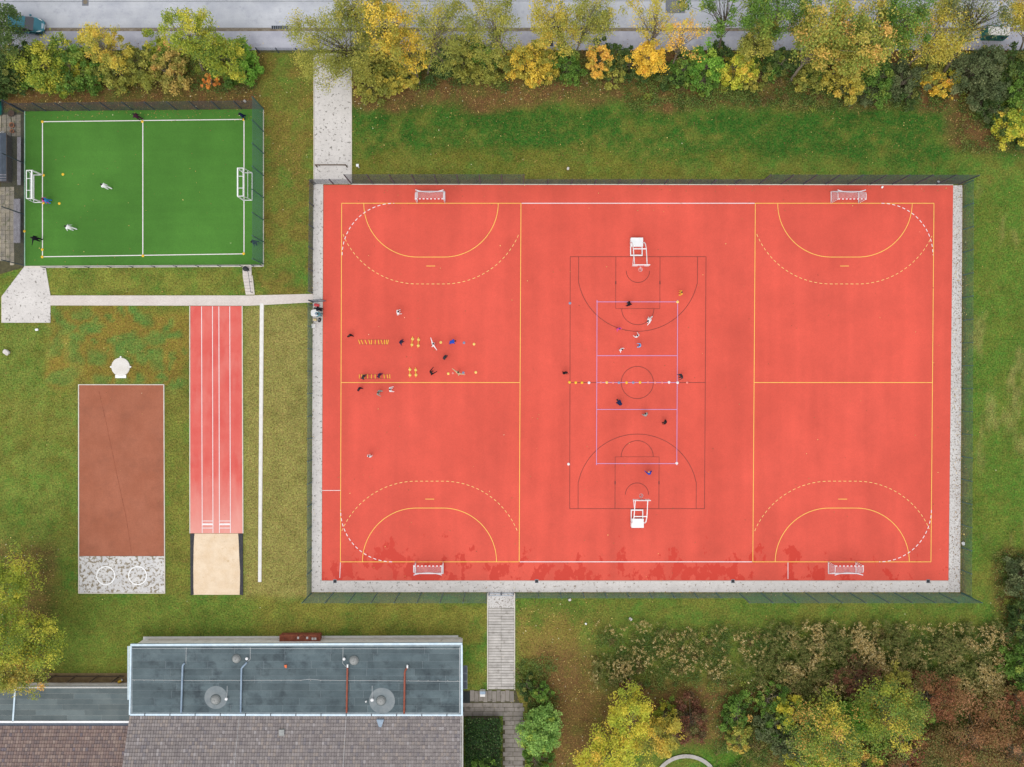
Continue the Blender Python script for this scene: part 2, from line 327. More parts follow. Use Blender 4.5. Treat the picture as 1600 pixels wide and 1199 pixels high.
def ground_color(x, y):
    px0 = x*14+800; py0 = 599.5-y*14
    px = px0 + (fbm(x, y, 3.0, 501)-0.5)*46 ; py = py0 + (fbm(x, y, 3.0, 517)-0.5)*46
    n1 = fbm(x, y*1.6, 6, 11, 5); n2 = fbm(x, y, 1.8, 23); n3 = fbm(x, y, 0.8, 31, 3)
    olive = LC(110,116,48); green = LC(78,114,42); deep = LC(48,92,30); tan = LC(150,138,84); brown = LC(118,88,54); dbrown = LC(92,66,42); mustard = LC(132,112,48)
    def mx(c, d, f): return c*(1-f)[..., None] + d*f[..., None]
    g = sstep(0.34, 0.60, 0.45*n1+0.35*n2+0.2*n3)
    c = mx(np.broadcast_to(olive, x.shape+(3,)), green, g)
    # top lawn
    z = zone(px, py, 550, 1640, 168, 250, 16)
    c = mx(c, deep, z*sstep(0.24, 0.56, 0.3*n1+0.4*n2+0.3*n3)*0.92)
    z = zone(px, py, 545, 1180, 236, 288, 12); c = mx(c, LC(112,108,42), z*0.7*sstep(0.3, 0.6, n2))
    # strip left of the path, between pitch and path
    z = zone(px, py, 405, 495, 80, 460, 10); c = mx(c, LC(122,104,48), z*sstep(0.35, 0.62, n2)*0.75)
    z = zone(px, py, 70, 400, 415, 465, 8); c = mx(c, LC(138,132,58), z*0.6*sstep(0.35, 0.6, n2))
    # left lawn: mustard with green clover rounds
    z = zone(px, py, 75, 297, 478, 612, 14); c = mx(c, mustard, z*0.85)
    for bx, by, br in BLOBS:
        d = np.hypot(px-bx + (n3-0.5)*8, py-by + (n2-0.5)*8); c = mx(c, LC(88,122,54), (1-sstep(br*0.55, br*1.15, d))*0.75*z)
    z = zone(px, py, -60, 122, 505, 870, 16); c = mx(c, LC(122,128,58), z*0.55*sstep(0.35, 0.6, n2))
    z = zone(px, py, 256, 298, 600, 930, 8); c = mx(c, LC(124,118,52), z*0.5)
    # straw strip beside the court
    z = zone(px0, py0, 380, 486, 478, 935, 9); c = mx(c, LC(152,140,80), z*0.78); c = mx(c, LC(104,100,48), z*0.45*sstep(0.45, 0.7, n3))
    # lawns at the bottom
    z = zone(px, py, 385, 765, 935, 1005, 12); c = mx(c, LC(126,122,52), z*0.85*sstep(0.25, 0.55, n2))
    z = zone(px, py, 70, 400, 935, 1062, 16); c = mx(c, LC(104,116,46), z*0.6)
    z = zone(px, py, 806, 1540, 930, 985, 12); c = mx(c, LC(92,110,42), z*0.75*sstep(0.3, 0.6, n1))
    z = zone(px, py, 806, 945, 960, 1240, 16); c = mx(c, LC(132,112,56), z*0.75*sstep(0.3, 0.55, n2))
    z = zone(px, py, 930, 1580, 975, 1075, 14); c = mx(c, LC(98,108,44), z*0.6)
    z = zone(px, py, 1515, 1680, 290, 880, 16); c = mx(c, LC(82,112,38), z*0.6); c = mx(c, tan, z*0.5*sstep(0.55, 0.75, fbm(x*3, y, 5, 77)))
    z = zone(px, py, 1095, 1210, 1150, 1260, 12); c = mx(c, LC(70,112,34), z*0.8)
    # leaf litter and bare earth below the trees
    l = litter(px0, py0, x, y); c = mx(c, np.broadcast_to(brown, c.shape)*(1-n2)[..., None]*0.9 + np.broadcast_to(dbrown, c.shape)*n2[..., None]*1.2, l*(0.55+0.4*sstep(0.3,0.6,n3)))
    # worn earth along fences
    for x0, x1, y0, y1 in ((482,1512,281,289),(1499,1508,285,930),(484,1508,925,931),(484,490,285,930)):
        z = zone(px0, py0, x0, x1, y0, y1, 4); c = mx(c, LC(108,84,58), z*0.6)
    c = c * (0.62 + 0.40*n3 + 0.38*fbm(x, y, 0.9, 611, 2))[..., None]
    return c

# ------------------------------------------------------------------ ground
def axis(lo, hi, st):
    a = list(np.arange(lo, hi + 1e-6, st))
    return np.array([-4000, -1200, -400, -150, -90] + a + [90, 150, 400, 1200, 4000])
gx = axis(-64, 64, 0.3); gy = axis(-50, 50, 0.3)
X, Y = np.meshgrid(gx, gy)
nx, ny = len(gx), len(gy)
gv = np.stack([X, Y, np.zeros_like(X)], -1).reshape(-1, 3)
gv[:, 2] = (fbm(gv[:,0], gv[:,1], 1.5, 3) - 0.9) * 0.03
i = np.arange(nx-1)[None, :] + np.arange(ny-1)[:, None]*nx
gf = np.stack([i, i+1, i+1+nx, i+nx], -1).reshape(-1, 4)
def np_mesh(name, v, f, col=None, smooth=False):
    me = bpy.data.meshes.new(name); n = len(v); k = f.shape[1]
    me.vertices.add(n); me.vertices.foreach_set('co', np.ascontiguousarray(v, np.float32).ravel())
    me.loops.add(f.size); me.loops.foreach_set('vertex_index', np.ascontiguousarray(f, np.int32).ravel())
    me.polygons.add(len(f)); me.polygons.foreach_set('loop_start', np.arange(0, f.size, k, dtype=np.int32))
    me.polygons.foreach_set('loop_total', np.full(len(f), k, np.int32))
    if smooth: me.polygons.foreach_set('use_smooth', np.ones(len(f), bool))
    me.update(calc_edges=True)
    if col is not None:
        at = me.color_attributes.new('Col', 'FLOAT_COLOR', 'POINT')
        at.data.foreach_set('color', np.concatenate([np.clip(col, 0, 1), np.ones((n, 1))], 1).astype(np.float32).ravel())
    return me
gm = mat('grass_ground', (0.1,0.1,0.05,1), rough=0.95, bump=0.8, bscale=9)
def ground_nodes(m):
    N = m.node_tree.nodes; L = m.node_tree.links; b = N['Principled BSDF']; b.inputs['Specular IOR Level'].default_value = 0.1
    a = N.new('ShaderNodeAttribute'); a.attribute_name = 'Col'; geo = N.new('ShaderNodeNewGeometry')
    h = N.new('ShaderNodeHueSaturation')
    n1 = N.new('ShaderNodeTexNoise'); n1.inputs['Scale'].default_value = 6.0; n1.inputs['Detail'].default_value = 3; n1.inputs['Roughness'].default_value = 0.75
    n2 = N.new('ShaderNodeTexNoise'); n2.inputs['Scale'].default_value = 3.1; n2.inputs['Detail'].default_value = 5; n2.inputs['Roughness'].default_value = 0.75
    for n in (n1, n2): L.new(geo.outputs['Position'], n.inputs['Vector'])
    v = N.new('ShaderNodeMapRange'); v.inputs['From Min'].default_value = 0.28; v.inputs['From Max'].default_value = 0.72; v.inputs['To Min'].default_value = 0.35; v.inputs['To Max'].default_value = 1.75
    L.new(n1.outputs['Fac'], v.inputs['Value']); L.new(v.outputs[0], h.inputs['Value'])
    v2 = N.new('ShaderNodeMapRange'); v2.inputs['From Min'].default_value = 0.3; v2.inputs['From Max'].default_value = 0.7; v2.inputs['To Min'].default_value = 0.468; v2.inputs['To Max'].default_value = 0.532
    L.new(n2.outputs['Fac'], v2.inputs['Value']); L.new(v2.outputs[0], h.inputs['Hue'])
    n3 = N.new('ShaderNodeTexNoise'); n3.inputs['Scale'].default_value = 1.9; n3.inputs['Detail'].default_value = 6; n3.inputs['Roughness'].default_value = 0.8; L.new(geo.outputs['Position'], n3.inputs['Vector'])
    r3 = N.new('ShaderNodeMapRange'); r3.inputs['From Min'].default_value = 0.47; r3.inputs['From Max'].default_value = 0.66; r3.inputs['To Max'].default_value = 0.32; L.new(n3.outputs['Fac'], r3.inputs['Value'])
    x = N.new('ShaderNodeMix'); x.data_type = 'RGBA'; q = [t for t in x.inputs if t.type == 'RGBA']; L.new(r3.outputs[0], x.inputs['Factor']); L.new(a.outputs['Color'], q[0]); q[1].default_value = A(146,124,66)
    L.new([t for t in x.outputs if t.type == 'RGBA'][0], h.inputs['Color']); L.new(h.outputs[0], b.inputs['Base Color'])
ground_nodes(gm)
struct('ground', np_mesh('ground', gv, gf, ground_color(gv[:,0], gv[:,1])), gm)

# ------------------------------------------------------------------ street along the top edge
def rect(x0, y0, x1, y1): return [W(x0,y0), W(x1,y0), W(x1,y1), W(x0,y1)]
road = struct('road', MB().sheet(rect(-1200,-420,2800,45.5), 0.012), M['asphalt'])
side = struct('pavement', MB().prism(rect(-1200,49.5,2800,79), -0.02, 0.10), M['sidewalk'])
kerb = struct('kerb', MB().prism(rect(-1200,45.5,2800,46.2), -0.02, 0.018), M['granite'])
ks = MB().box(0, 0.985, 0, 0.215, -0.02, 0.115).mesh('kerb_stone'); ks.materials.append(M['kerb'])
k = 0
x = W(-30, 0).x
while x < W(1630, 0).x:
    link('kerb_stone', ks, None, kerb, (x, W(0, 49.45).y, 0)); x += 1.0
gut = link('gutter', MB().sheet(rect(-1200,43.6,2800,45.4), 0.017).mesh('gutter'), M['granite'], road)
link('repair_patch', MB().sheet(rect(1040,-30,1070,21), 0.017).mesh('repair_patch'), M['patch'], road)
link('repair_patch', MB().sheet(rect(847,51,864,73), 0.104).mesh('repair_patch'), M['rubber'], side)
link('road_seam', MB().ribbon([W(-40,2.5), W(600,2.0), W(1640,1.0)], 0.06, 0.016).mesh('road_seam'), M['patch'], road)
for i in range(9):   # tar-sealed cracks across the carriageway
    xx = 100 + i*165 + random.uniform(-40, 40); pts = [W(xx + random.uniform(-9, 9) + j*random.uniform(-3, 6), 3 + j*6.5) for j in range(7)]
    if i % 2: link('road_seam', MB().ribbon(pts, 0.05, 0.016).mesh('road_seam'), M['sidewalk'], road)
mh = thing('manhole_cover', 'round manhole cover in a square concrete frame on the road', 'manhole', W(133.5, 3.5, 0))
part('frame', MB().box(-0.36,0.36,-0.42,0.42,0.0,0.022), M['patch'], mh)
part('cover', MB().lathe([(0.24,0.0),(0.24,0.030),(0.22,0.034),(0.10,0.034),(0.09,0.028),(0.0,0.028)], 24), M['kerb'], mh)
def drain(label, c, w, d, n, horizontal=True, z=0.012, m='rubber'):
    t = thing('drain_grate', label, 'drain', W(c[0], c[1], 0))
    part('frame', MB().box(-w/2, w/2, -d/2, d/2, 0, z+0.01), M['steel'], t)
    for j in range(n):
        xx = -w/2 + w*(j+0.5)/n; part('slot', MB().box(xx-w/n*0.3, xx+w/n*0.3, -d*0.42, d*0.42, z, z+0.016), M['black'], t)
drain('long drain grate in the gutter at the road edge', (437.5, 43.3), 1.9, 0.42, 8)

# ------------------------------------------------------------------ paths
struct('path', MB().prism(rect(491.5,84,548.5,288), -0.02, 0.045), M['pave'])
struct('path', MB().prism([W(491.2,82),W(490.0,82),W(490.0,288),W(491.2,288)], -0.02, 0.06), M['edging'])
struct('path', MB().prism([W(549.9,82),W(548.7,82),W(548.7,287),W(549.9,287)], -0.02, 0.06), M['edging'])
struct('path', MB().prism([W(79,462),W(390,462),W(489,459.5),W(489,472.6),W(390,478),W(79,477.5)], -0.02, 0.045), M['pavepink'])
struct('forecourt', MB().prism([W(2.5,464),W(38.5,416.5),W(71.5,418.2),W(79,462),W(79,504.5),W(2.5,504.5)], -0.02, 0.047), M['pave'])
struct('court_surround', MB().prism([W(489.5,288),W(505,288),W(502.6,907.6),W(1482,907.6),W(1489,290),W(1503.5,290),W(1500,925.5),W(487,925.5)], -0.02, 0.030), M['pave'])
struct('court_surround', MB().prism([W(1489.2,290),W(1503.3,290),W(1499.8,925.3),W(1481.8,925.3),W(1482.1,907.6)], -0.02, 0.034), M['paveR'])
struct('court_surround', MB().prism([W(806,909),W(1481,909),W(1481,925.3),W(806,925.3)], -0.02, 0.034), M['paveB'])
struct('court_surround', MB().prism([W(762.5,925.7),W(803.5,925.7),W(803.5,950),W(762.5,950)], -0.02, 0.034), M['paveR'])
for x0, x1 in ((761.2, 762.6), (803.4, 804.8)):
    struct('path_edging', MB().prism(rect(x0, 927, x1, 1078), -0.02, 0.07), M['edging'])
# slab walkway: each slab a piece
walk = struct('slab_walkway', MB().prism(rect(762.7,950,803.3,1078), -0.02, 0.016), M['joint'])
sm = MB().box(0, 1.42, 0, 0.262, -0.01, 0.05).mesh('slab'); sm.materials.append(M['slab'])
yy = 950.2; r_ = 0
while yy < 1075:
    yy += 4.22
    for c in (763.0, 783.2):
        p = W(c, yy); link('slab', sm, None, walk, (p.x + random.uniform(-0.008, 0.012), p.y + random.uniform(-0.008, 0.008), random.uniform(-0.006, 0.008)), (random.uniform(-0.02, 0.02), random.uniform(-0.005, 0.005), random.uniform(-0.004, 0.004)))
yard = struct('paved_yard', MB().prism([W(723,1079),W(806,1079),W(812,1100),W(818,1120),W(822,1260),W(784,1260),W(786,1113),W(723,1122)], -0.02, 0.010), M['joint'])
sa = MB().box(0, 0.452, 0, 1.22, -0.01, 0.04).mesh('paving_slab'); sa.materials.append(M['slabdark'])
sb = MB().box(0, 1.08, 0, 0.452, -0.01, 0.04).mesh('paving_slab'); sb.materials.append(M['slabdark'])
for c in range(10):
    p = W(734.5 + c*6.9, 1079.3 + 17.8 - (0 if c % 2 else 1.2)); link('paving_slab', sa, None, yard, (p.x, p.y, random.uniform(-0.006, 0.006)))
for r in range(3):
    for c in range(6):
        p = W(723.4 + c*15.7 + (r % 2)*2, 1098 + (r+1)*6.9)
        if 723.4 + c*15.7 > 802 + r*3: continue
        link('paving_slab', sb, None, yard, (p.x, p.y, random.uniform(-0.006, 0.006)), (0, 0, random.uniform(-0.008, 0.008)))
for r in range(20):
    for c in range(2):
        p = W(786 + c*15.8 + (r % 2)*3, 1119 + (r+1)*6.95); link('paving_slab', sb, None, yard, (p.x, p.y, random.uniform(-0.006, 0.006)), (0, 0, random.uniform(-0.01, 0.01)))

# ------------------------------------------------------------------ red court
def C(u, v, ext=True):
    """court plan: u 0..925 across, v 0..560 down, mapped onto the surveyed corners"""
    a = u/925.0; b = v/560.0
    x = (534*(1-a)+1459*a)*(1-b) + (532*(1-a)+1454.3*a)*b
    y = (318*(1-a)+318*a)*(1-b) + (878*(1-a)+878*a)*b
    return W(x, y)
cm = mat('court_rubber', A(222,89,72), A(214,84,67), scale=0.06, rough=0.85, fine=0.09, fscale=8, lo=0.4, hi=0.62)
def court_nodes(m):
    N = m.node_tree.nodes; L = m.node_tree.links; b = N['Principled BSDF']; src = b.inputs['Base Color'].links[0].from_socket
    a = N.new('ShaderNodeAttribute'); a.attribute_name = 'Col'; geo = N.new('ShaderNodeNewGeometry')
    # the attribute holds how far rain water has stood on the surface; broken up by noise into patches
    n = N.new('ShaderNodeTexNoise'); n.inputs['Scale'].default_value = 0.5; n.inputs['Detail'].default_value = 5; n.inputs['Roughness'].default_value = 0.62
    mp = N.new('ShaderNodeMapping'); mp.inputs['Scale'].default_value = (1.25, 0.8, 1); L.new(geo.outputs['Position'], mp.inputs['Vector']); L.new(mp.outputs[0], n.inputs['Vector'])
    sp = N.new('ShaderNodeSeparateColor'); L.new(a.outputs['Color'], sp.inputs[0])
    ad = N.new('ShaderNodeMath'); ad.operation = 'ADD'; mm = N.new('ShaderNodeMath'); mm.operation = 'MULTIPLY_ADD'; mm.inputs[1].default_value = 1.7; mm.inputs[2].default_value = -0.35; L.new(n.outputs['Fac'], mm.inputs[0]); L.new(mm.outputs[0], ad.inputs[0]); L.new(sp.outputs[0], ad.inputs[1])
    r = N.new('ShaderNodeMapRange'); r.inputs['From Min'].default_value = 0.975; r.inputs['From Max'].default_value = 1.025; L.new(ad.outputs[0], r.inputs['Value'])
    x = N.new('ShaderNodeMix'); x.data_type = 'RGBA'; q = [s for s in x.inputs if s.type == 'RGBA']
    L.new(r.outputs[0], x.inputs['Factor']); L.new(src, q[0]); q[1].default_value = A(203,54,34)
    # rubber laid in lanes: each lane weathers a little differently, plus scuffing
    n5 = N.new('ShaderNodeTexNoise'); n5.inputs['Scale'].default_value = 1.0; n5.inputs['Detail'].default_value = 3
    m5 = N.new('ShaderNodeMapping'); m5.inputs['Scale'].default_value = (0.42, 0.03, 1); L.new(geo.outputs['Position'], m5.inputs['Vector']); L.new(m5.outputs[0], n5.inputs['Vector'])
    n6 = N.new('ShaderNodeTexNoise'); n6.inputs['Scale'].default_value = 0.28; n6.inputs['Detail'].default_value = 6; n6.inputs['Roughness'].default_value = 0.7; L.new(geo.outputs['Position'], n6.inputs['Vector'])
    a6 = N.new('ShaderNodeMath'); a6.operation = 'ADD'; L.new(n5.outputs['Fac'], a6.inputs[0]); L.new(n6.outputs['Fac'], a6.inputs[1])
    r6 = N.new('ShaderNodeMapRange'); r6.inputs['From Min'].default_value = 0.7; r6.inputs['From Max'].default_value = 1.3; r6.inputs['To Min'].default_value = 0.86; r6.inputs['To Max'].default_value = 1.12; L.new(a6.outputs[0], r6.inputs['Value'])
    h6 = N.new('ShaderNodeHueSaturation'); L.new(src, h6.inputs['Color']); L.new(r6.outputs[0], h6.inputs['Value']); L.new(h6.outputs[0], q[0])
    # dust and leaf stain near the trees
    x2 = N.new('ShaderNodeMix'); x2.data_type = 'RGBA'; q2 = [s for s in x2.inputs if s.type == 'RGBA']
    L.new(sp.outputs[1], x2.inputs['Factor']); L.new([s for s in x.outputs if s.type == 'RGBA'][0], q2[0]); q2[1].default_value = A(196,84,64)
    L.new([s for s in x2.outputs if s.type == 'RGBA'][0], b.inputs['Base Color'])
    rr = N.new('ShaderNodeMapRange'); rr.inputs['To Min'].default_value = 0.85; rr.inputs['To Max'].default_value = 0.6; L.new(r.outputs[0], rr.inputs['Value']); L.new(rr.outputs[0], b.inputs['Roughness'])
court_nodes(cm)
c0, c1, c2, c3 = W(505.6,289.2), W(1489,290), W(1481.6,907), W(503,907)
nu, nv = 200, 130
uu, vv = np.meshgrid(np.linspace(0,1,nu), np.linspace(0,1,nv))
cp = [np.array(p) for p in (c0,c1,c2,c3)]
cv = (cp[0]*((1-uu)*(1-vv))[...,None] + cp[1]*(uu*(1-vv))[...,None] + cp[2]*(uu*vv)[...,None] + cp[3]*((1-uu)*vv)[...,None]).reshape(-1,3)
cv[:,2] = 0.042
cpx = cv[:,0]*14+800; cpy = 599.5-cv[:,1]*14
wet = sstep(775, 908, cpy)*0.50 - 0.04 + 0.18*np.exp(-((cpx-615)/60)**2 - ((cpy-865)/40)**2) + 0.05*np.exp(-((cpx-1130)/90)**2 - ((cpy-850)/45)**2)
wet = np.where(cpx > 1240, wet - 0.10*sstep(1240, 1330, cpx), wet)
stain = (1-sstep(288, 330, cpy))*0.35*fbm(cv[:,0], cv[:,1], 2.0, 91)
ii = np.arange(nu-1)[None,:] + np.arange(nv-1)[:,None]*nu
cf = np.stack([ii+nu, ii+nu+1, ii+1, ii], -1).reshape(-1,4)
cme = np_mesh('sports_court', cv, cf, np.stack([np.clip(wet,0,1), stain, stain*0], -1)); cme.materials.append(cm)
court = struct('sports_court', cme, None)
LZ = 0.047
def line(name, pts, w, m, z=LZ, parent=None):
    return link(name, MB().ribbon(pts, w, z).mesh(name), M[m], parent or court)
def dashed(name, pts, w, m, on, off, z=LZ, parent=None):
    mb = MB(); L = [0.0]
    for a, b in zip(pts, pts[1:]): L.append(L[-1] + (b-a).length)
    def at(s):
        for i_ in range(len(pts)-1):
            if L[i_+1] >= s: return pts[i_].lerp(pts[i_+1], (s-L[i_])/max(1e-6, L[i_+1]-L[i_]))
        return pts[-1]
    s = 0.0
    while s < L[-1]:
        e = min(s+on, L[-1])
        if e - s > 0.05: mb.ribbon([at(s + (e-s)*j/3) for j in range(4)], w, z)
        s += on+off
    return link(name, mb.mesh(name), M[m], parent or court)
YW = 0.072
for u in (0, 280, 646, 925): line('yellow_line', [C(u, 0), C(u, 560)], YW, 'yellowline', LZ)
for a, b, v in ((0,280,0),(646,925,0),(0,280,560),(646,925,560),(0,280,280),(646,925,280)):
    line('yellow_line', [C(a, v), C(b, v)], YW, 'yellowline', LZ + 0.001)
for v in (0, 560): line('white_line', [C(281, v), C(645, v)], 0.08, 'whiteline', LZ + 0.001)
def arc(cu, cv_, r, a0, a1, n=28): return [C(cu + r*math.cos(R(a0+(a1-a0)*i/n)), cv_ + r*math.sin(R(a0+(a1-a0)*i/n))) for i in range(n+1)]
for gu in (139.5, 786):
    for v0, sg in ((0, 1), (560, -1)):
        line('yellow_line', arc(gu-21, v0, 84, 180, 180-90*sg) + arc(gu+21, v0, 84, 90*sg, 0), 0.07, 'yellowline', LZ+0.002)
        lo_, hi_ = (0, 280) if gu < 400 else (646, 925)
        full = []
        for (cu, a0, a1) in ((gu-21, 180, 180-90*sg), (gu+21, 90*sg, 0)):
            for i in range(61):
                a = R(a0+(a1-a0)*i/60); u = cu + 126*math.cos(a)
                if lo_+2 < u < hi_-2: full.append(C(u, v0 + 126*math.sin(a)))
        dashed('yellow_dashed_line', full, 0.065, 'yellowdash', 0.32, 0.26, LZ+0.003)
        line('yellow_line', [C(gu-7, v0+98*sg), C(gu+7, v0+98*sg)], 0.07, 'yellowline')
for cu, cv_, a0 in ((82, 81, 180), (843, 81, 270), (81, 479, 90), (844, 479, 0)):
    dashed('white_dashed_line', arc(cu, cv_, 81, a0, a0+90), 0.08, 'whiteline', 0.34, 0.26, LZ+0.004)
for pts in (([W(503.5,766.5), W(532,766.5)]), ([W(532,879), W(531,903)]), ([W(1231,879), W(1231,905)])): line('white_line', pts, 0.06, 'whiteline', LZ+0.001)
def Q(x, y): return W(x + (y-401)/394.0*-2.3*(0.4 + 0.6*(x-890)/213), y)
BL = LZ + 0.005; bw = 0.055
for pts in ([Q(891,401.5),Q(1103,401.5)], [Q(891,795),Q(1103,795)], [Q(891,401.5),Q(891,795)], [Q(1103,401.5),Q(1103,795)], [Q(891,598),Q(1103,598)]):
    line('black_line', pts, bw, 'blackline', BL)
def qarc(cx, cy, r, a0, a1, n=36): return [Q(cx+r*math.cos(R(a0+(a1-a0)*i/n)), cy+r*math.sin(R(a0+(a1-a0)*i/n))) for i in range(n+1)]
for y0, s in ((401.5, 1), (795, -1)):
    b0 = 23*s; th = math.degrees(math.asin(20.0/94.5)); 
    a0 = [ (180 - 12) if s > 0 else (180 + 12), 12 if s > 0 else -12]
    line('black_line', [Q(904.2, y0), Q(904.2, y0+42*s)] + qarc(997, y0+22*s, 94.5, a0[0], a0[1] if s > 0 else 348) + [Q(1089.8, y0+42*s), Q(1089.8, y0)], bw, 'blackline', BL+0.001)
    line('black_line', [Q(962.2,y0), Q(962.2,y0+81*s), Q(1031.2,y0+81*s), Q(1031.2,y0)], bw, 'blackline', BL+0.002)
    line('black_line', qarc(996.8, y0+81*s, 25.2, 180, 180-180*s), bw, 'blackline', BL+0.003)
    line('black_line', qarc(996.8, y0+22*s, 18.2, 180, 180-180*s), bw, 'blackline', BL+0.003)
    for xx in (962.2, 1031.2): line('black_line', [Q(xx, y0+38*s), Q(xx, y0+43*s)], 0.13, 'blackline', BL+0.004)
line('black_line', qarc(996.5, 598, 25.2, 0, 360, 48), bw, 'blackline', BL+0.001)
VZ = LZ + 0.011
for pts in ([Q(933,469),Q(933,727)], [Q(1059,469),Q(1059,727)], [Q(932,472),Q(1060,472)], [Q(933,556),Q(1059,556)], [Q(933,640),Q(1059,640)], [Q(932,724.5),Q(1060,724.5)], [Q(933,598),Q(1059,598)]):
    line('lilac_line', pts, 0.06, 'lilacline', VZ + 0.001*(pts[0].y == pts[1].y))
link('court_edging', MB().ribbon([W(549,288.4), W(1489,289.2)], 0.09, 0.055).mesh('court_edging'), M['edging'], court)
link('drain_channel', MB().ribbon([W(503,908), W(1482,908)], 0.10, 0.044).mesh('drain_channel'), M['pavepink'], court)
for n_, xx in (('left', 523.5), ('second', 838.5), ('third', 1145), ('right', 1450)):
    p = W(xx, 908.3)
    t = thing('gully', {'left': 'small dark gully below the left goal at the court edge', 'second': 'small dark gully just right of the slab walkway', 'third': 'small dark gully below the wet patches right of centre', 'right': 'small dark gully near the bottom right court corner'}[n_], 'gully', p, 0, 'gullies along the bottom court edge')
    part('frame', MB().box(-0.2,0.2,-0.2,0.2,0,0.052), M['steel'], t); part('grate', MB().box(-0.16,0.16,-0.16,0.16,0.04,0.056), M['black'], t)

# ------------------------------------------------------------------ green pitch
pitch = struct('turf_pitch', MB().sheet([W(39.5,174.5),W(411,171),W(411,413.5),W(39.5,415.5)], 0.05), M['turf'])
for pts in ([W(66.8,189),W(66.8,402.5)], [W(381.5,186),W(381.5,398)], [W(223.5,187.5),W(223.5,400.5)], [W(66,190.7),W(382,187)], [W(66,401.6),W(382,397)]):
    line('white_line', pts, 0.10 if pts[0].x == pts[1].x else 0.09, 'whiteline', 0.056 + 0.001*(pts[0].x == pts[1].x), pitch)
struct('pitch_kerb', MB().prism([W(38.6,174),W(39.8,174),W(39.8,416),W(38.6,416)], -0.02, 0.10), mat('turf_edge_paint', A(186,214,196), A(150,196,170), scale=2))
struct('pitch_kerb', MB().prism([W(38.6,416),W(412,414),W(412,417),W(38.6,419)], -0.02, 0.09), M['edging'])
struct('pitch_kerb', MB().prism([W(411.2,171),W(412.4,171),W(412.4,413.8),W(411.2,413.8)], -0.02, 0.09), M['edging'])

# ------------------------------------------------------------------ athletics areas on the left
track = struct('running_track', MB().prism([W(297.8,478.5),W(378,478.5),W(379.3,833.5),W(297.5,833.5)], -0.02, 0.04), M['track'])
def track_nodes(m):
    N = m.node_tree.nodes; L = m.node_tree.links; b = N['Principled BSDF']; src = b.inputs['Base Color'].links[0].from_socket
    geo = N.new('ShaderNodeNewGeometry'); sp = N.new('ShaderNodeSeparateXYZ'); L.new(geo.outputs['Position'], sp.inputs[0])
    n = N.new('ShaderNodeTexNoise'); n.inputs['Scale'].default_value = 0.7; n.inputs['Detail'].default_value = 5
    mp = N.new('ShaderNodeMapping'); mp.inputs['Scale'].default_value = (1.6, 0.45, 1); L.new(geo.outputs['Position'], mp.inputs['Vector']); L.new(mp.outputs[0], n.inputs['Vector'])
    r = N.new('ShaderNodeMapRange'); r.inputs['From Min'].default_value = W(0,740).y; r.inputs['From Max'].default_value = W(0,836).y; L.new(sp.outputs['Y'], r.inputs['Value'])
    a = N.new('ShaderNodeMath'); a.operation = 'ADD'; L.new(n.outputs['Fac'], a.inputs[0]); L.new(r.outputs[0], a.inputs[1])
    r2 = N.new('ShaderNodeMapRange'); r2.inputs['From Min'].default_value = 0.45; r2.inputs['From Max'].default_value = 1.5; r2.inputs['To Max'].default_value = 0.5; L.new(a.outputs[0], r2.inputs['Value'])
    x = N.new('ShaderNodeMix'); x.data_type = 'RGBA'; q = [t for t in x.inputs if t.type == 'RGBA']; L.new(r2.outputs[0], x.inputs['Factor']); L.new(src, q[0]); q[1].default_value = A(240,196,182)
    L.new([t for t in x.outputs if t.type == 'RGBA'][0], b.inputs['Base Color'])
track_nodes(M['track'])
def lx(x0, x1): return [W(x0, 479), W(x1, 833)]
for a, b in ((315.2,316.2),(332.2,333.0),(342.2,343.0),(359.2,360.2)): line('lane_line', lx(a, b), 0.07, 'whiteline', 0.046, track)
for a, b in ((296.8,297.0),(378.6,379.8)): link('track_edging', MB().prism([W(a-0.7,478.5),W(a+0.7,478.5),W(b+0.7,833.5),W(b-0.7,833.5)], -0.02, 0.06).mesh('track_edging'), M['edging'], track)
for a, b in ((316.6,333),(343.2,360.2)):
    for yy, w in ((814.2,0.07),(819.3,0.2),(825.2,0.07)): line('take_off_line', [W(a,yy), W(b,yy)], w, 'whiteline', 0.048, track)
# sand pit
n = 60; sx, sy = np.meshgrid(np.linspace(0,1,n), np.linspace(0,1,n))
p0, p1 = W(299, 929.5), W(379.5, 834)
sv = np.stack([p0.x+(p1.x-p0.x)*sx, p0.y+(p1.y-p0.y)*sy, 0*sx], -1).reshape(-1,3)
sv[:,2] = 0.03 + 0.14*fbm(sv[:,0], sv[:,1], 0.6, 61)*np.minimum(1, 8*np.minimum(sx*(1-sx), sy*(1-sy)).ravel())
ii = np.arange(n-1)[None,:] + np.arange(n-1)[:,None]*n
pit = struct('sand_pit', np_mesh('sand_pit', sv, np.stack([ii,ii+1,ii+1+n,ii+n],-1).reshape(-1,4), smooth=True), M['sand'])
for a, b, w0, w1 in ((297.7, 298.2, 6.2, 4.6), (379.6, 380, -7.0, -5.2)):
    link('rubber_edge', MB().prism([W(a,834),W(a+w0,834),W(a+w0*0.86,852),W(a+w0*0.76,872),W(b+w1*0.86,893),W(b+w1*0.9,912),W(b+w1,929),W(b,930)], -0.02, 0.085).mesh('rubber_edge'), M['rubber'], pit)
struct('kerb_strip', MB().prism([W(406.2,474.5),W(411.6,474.5),W(408.0,909.5),W(403.4,909.5)], -0.02, 0.05), M['offwhite'])
struct('kerb_strip', MB().prism([W(411.8,474.5),W(412.6,474.5),W(408.8,909.5),W(408.2,909.5)], -0.02, 0.06), M['edging'])
shot = struct('shot_put_field', MB().prism([W(124,602),W(255.5,602),W(256.3,869),W(124,869)], -0.02, 0.035), M['cinder'])
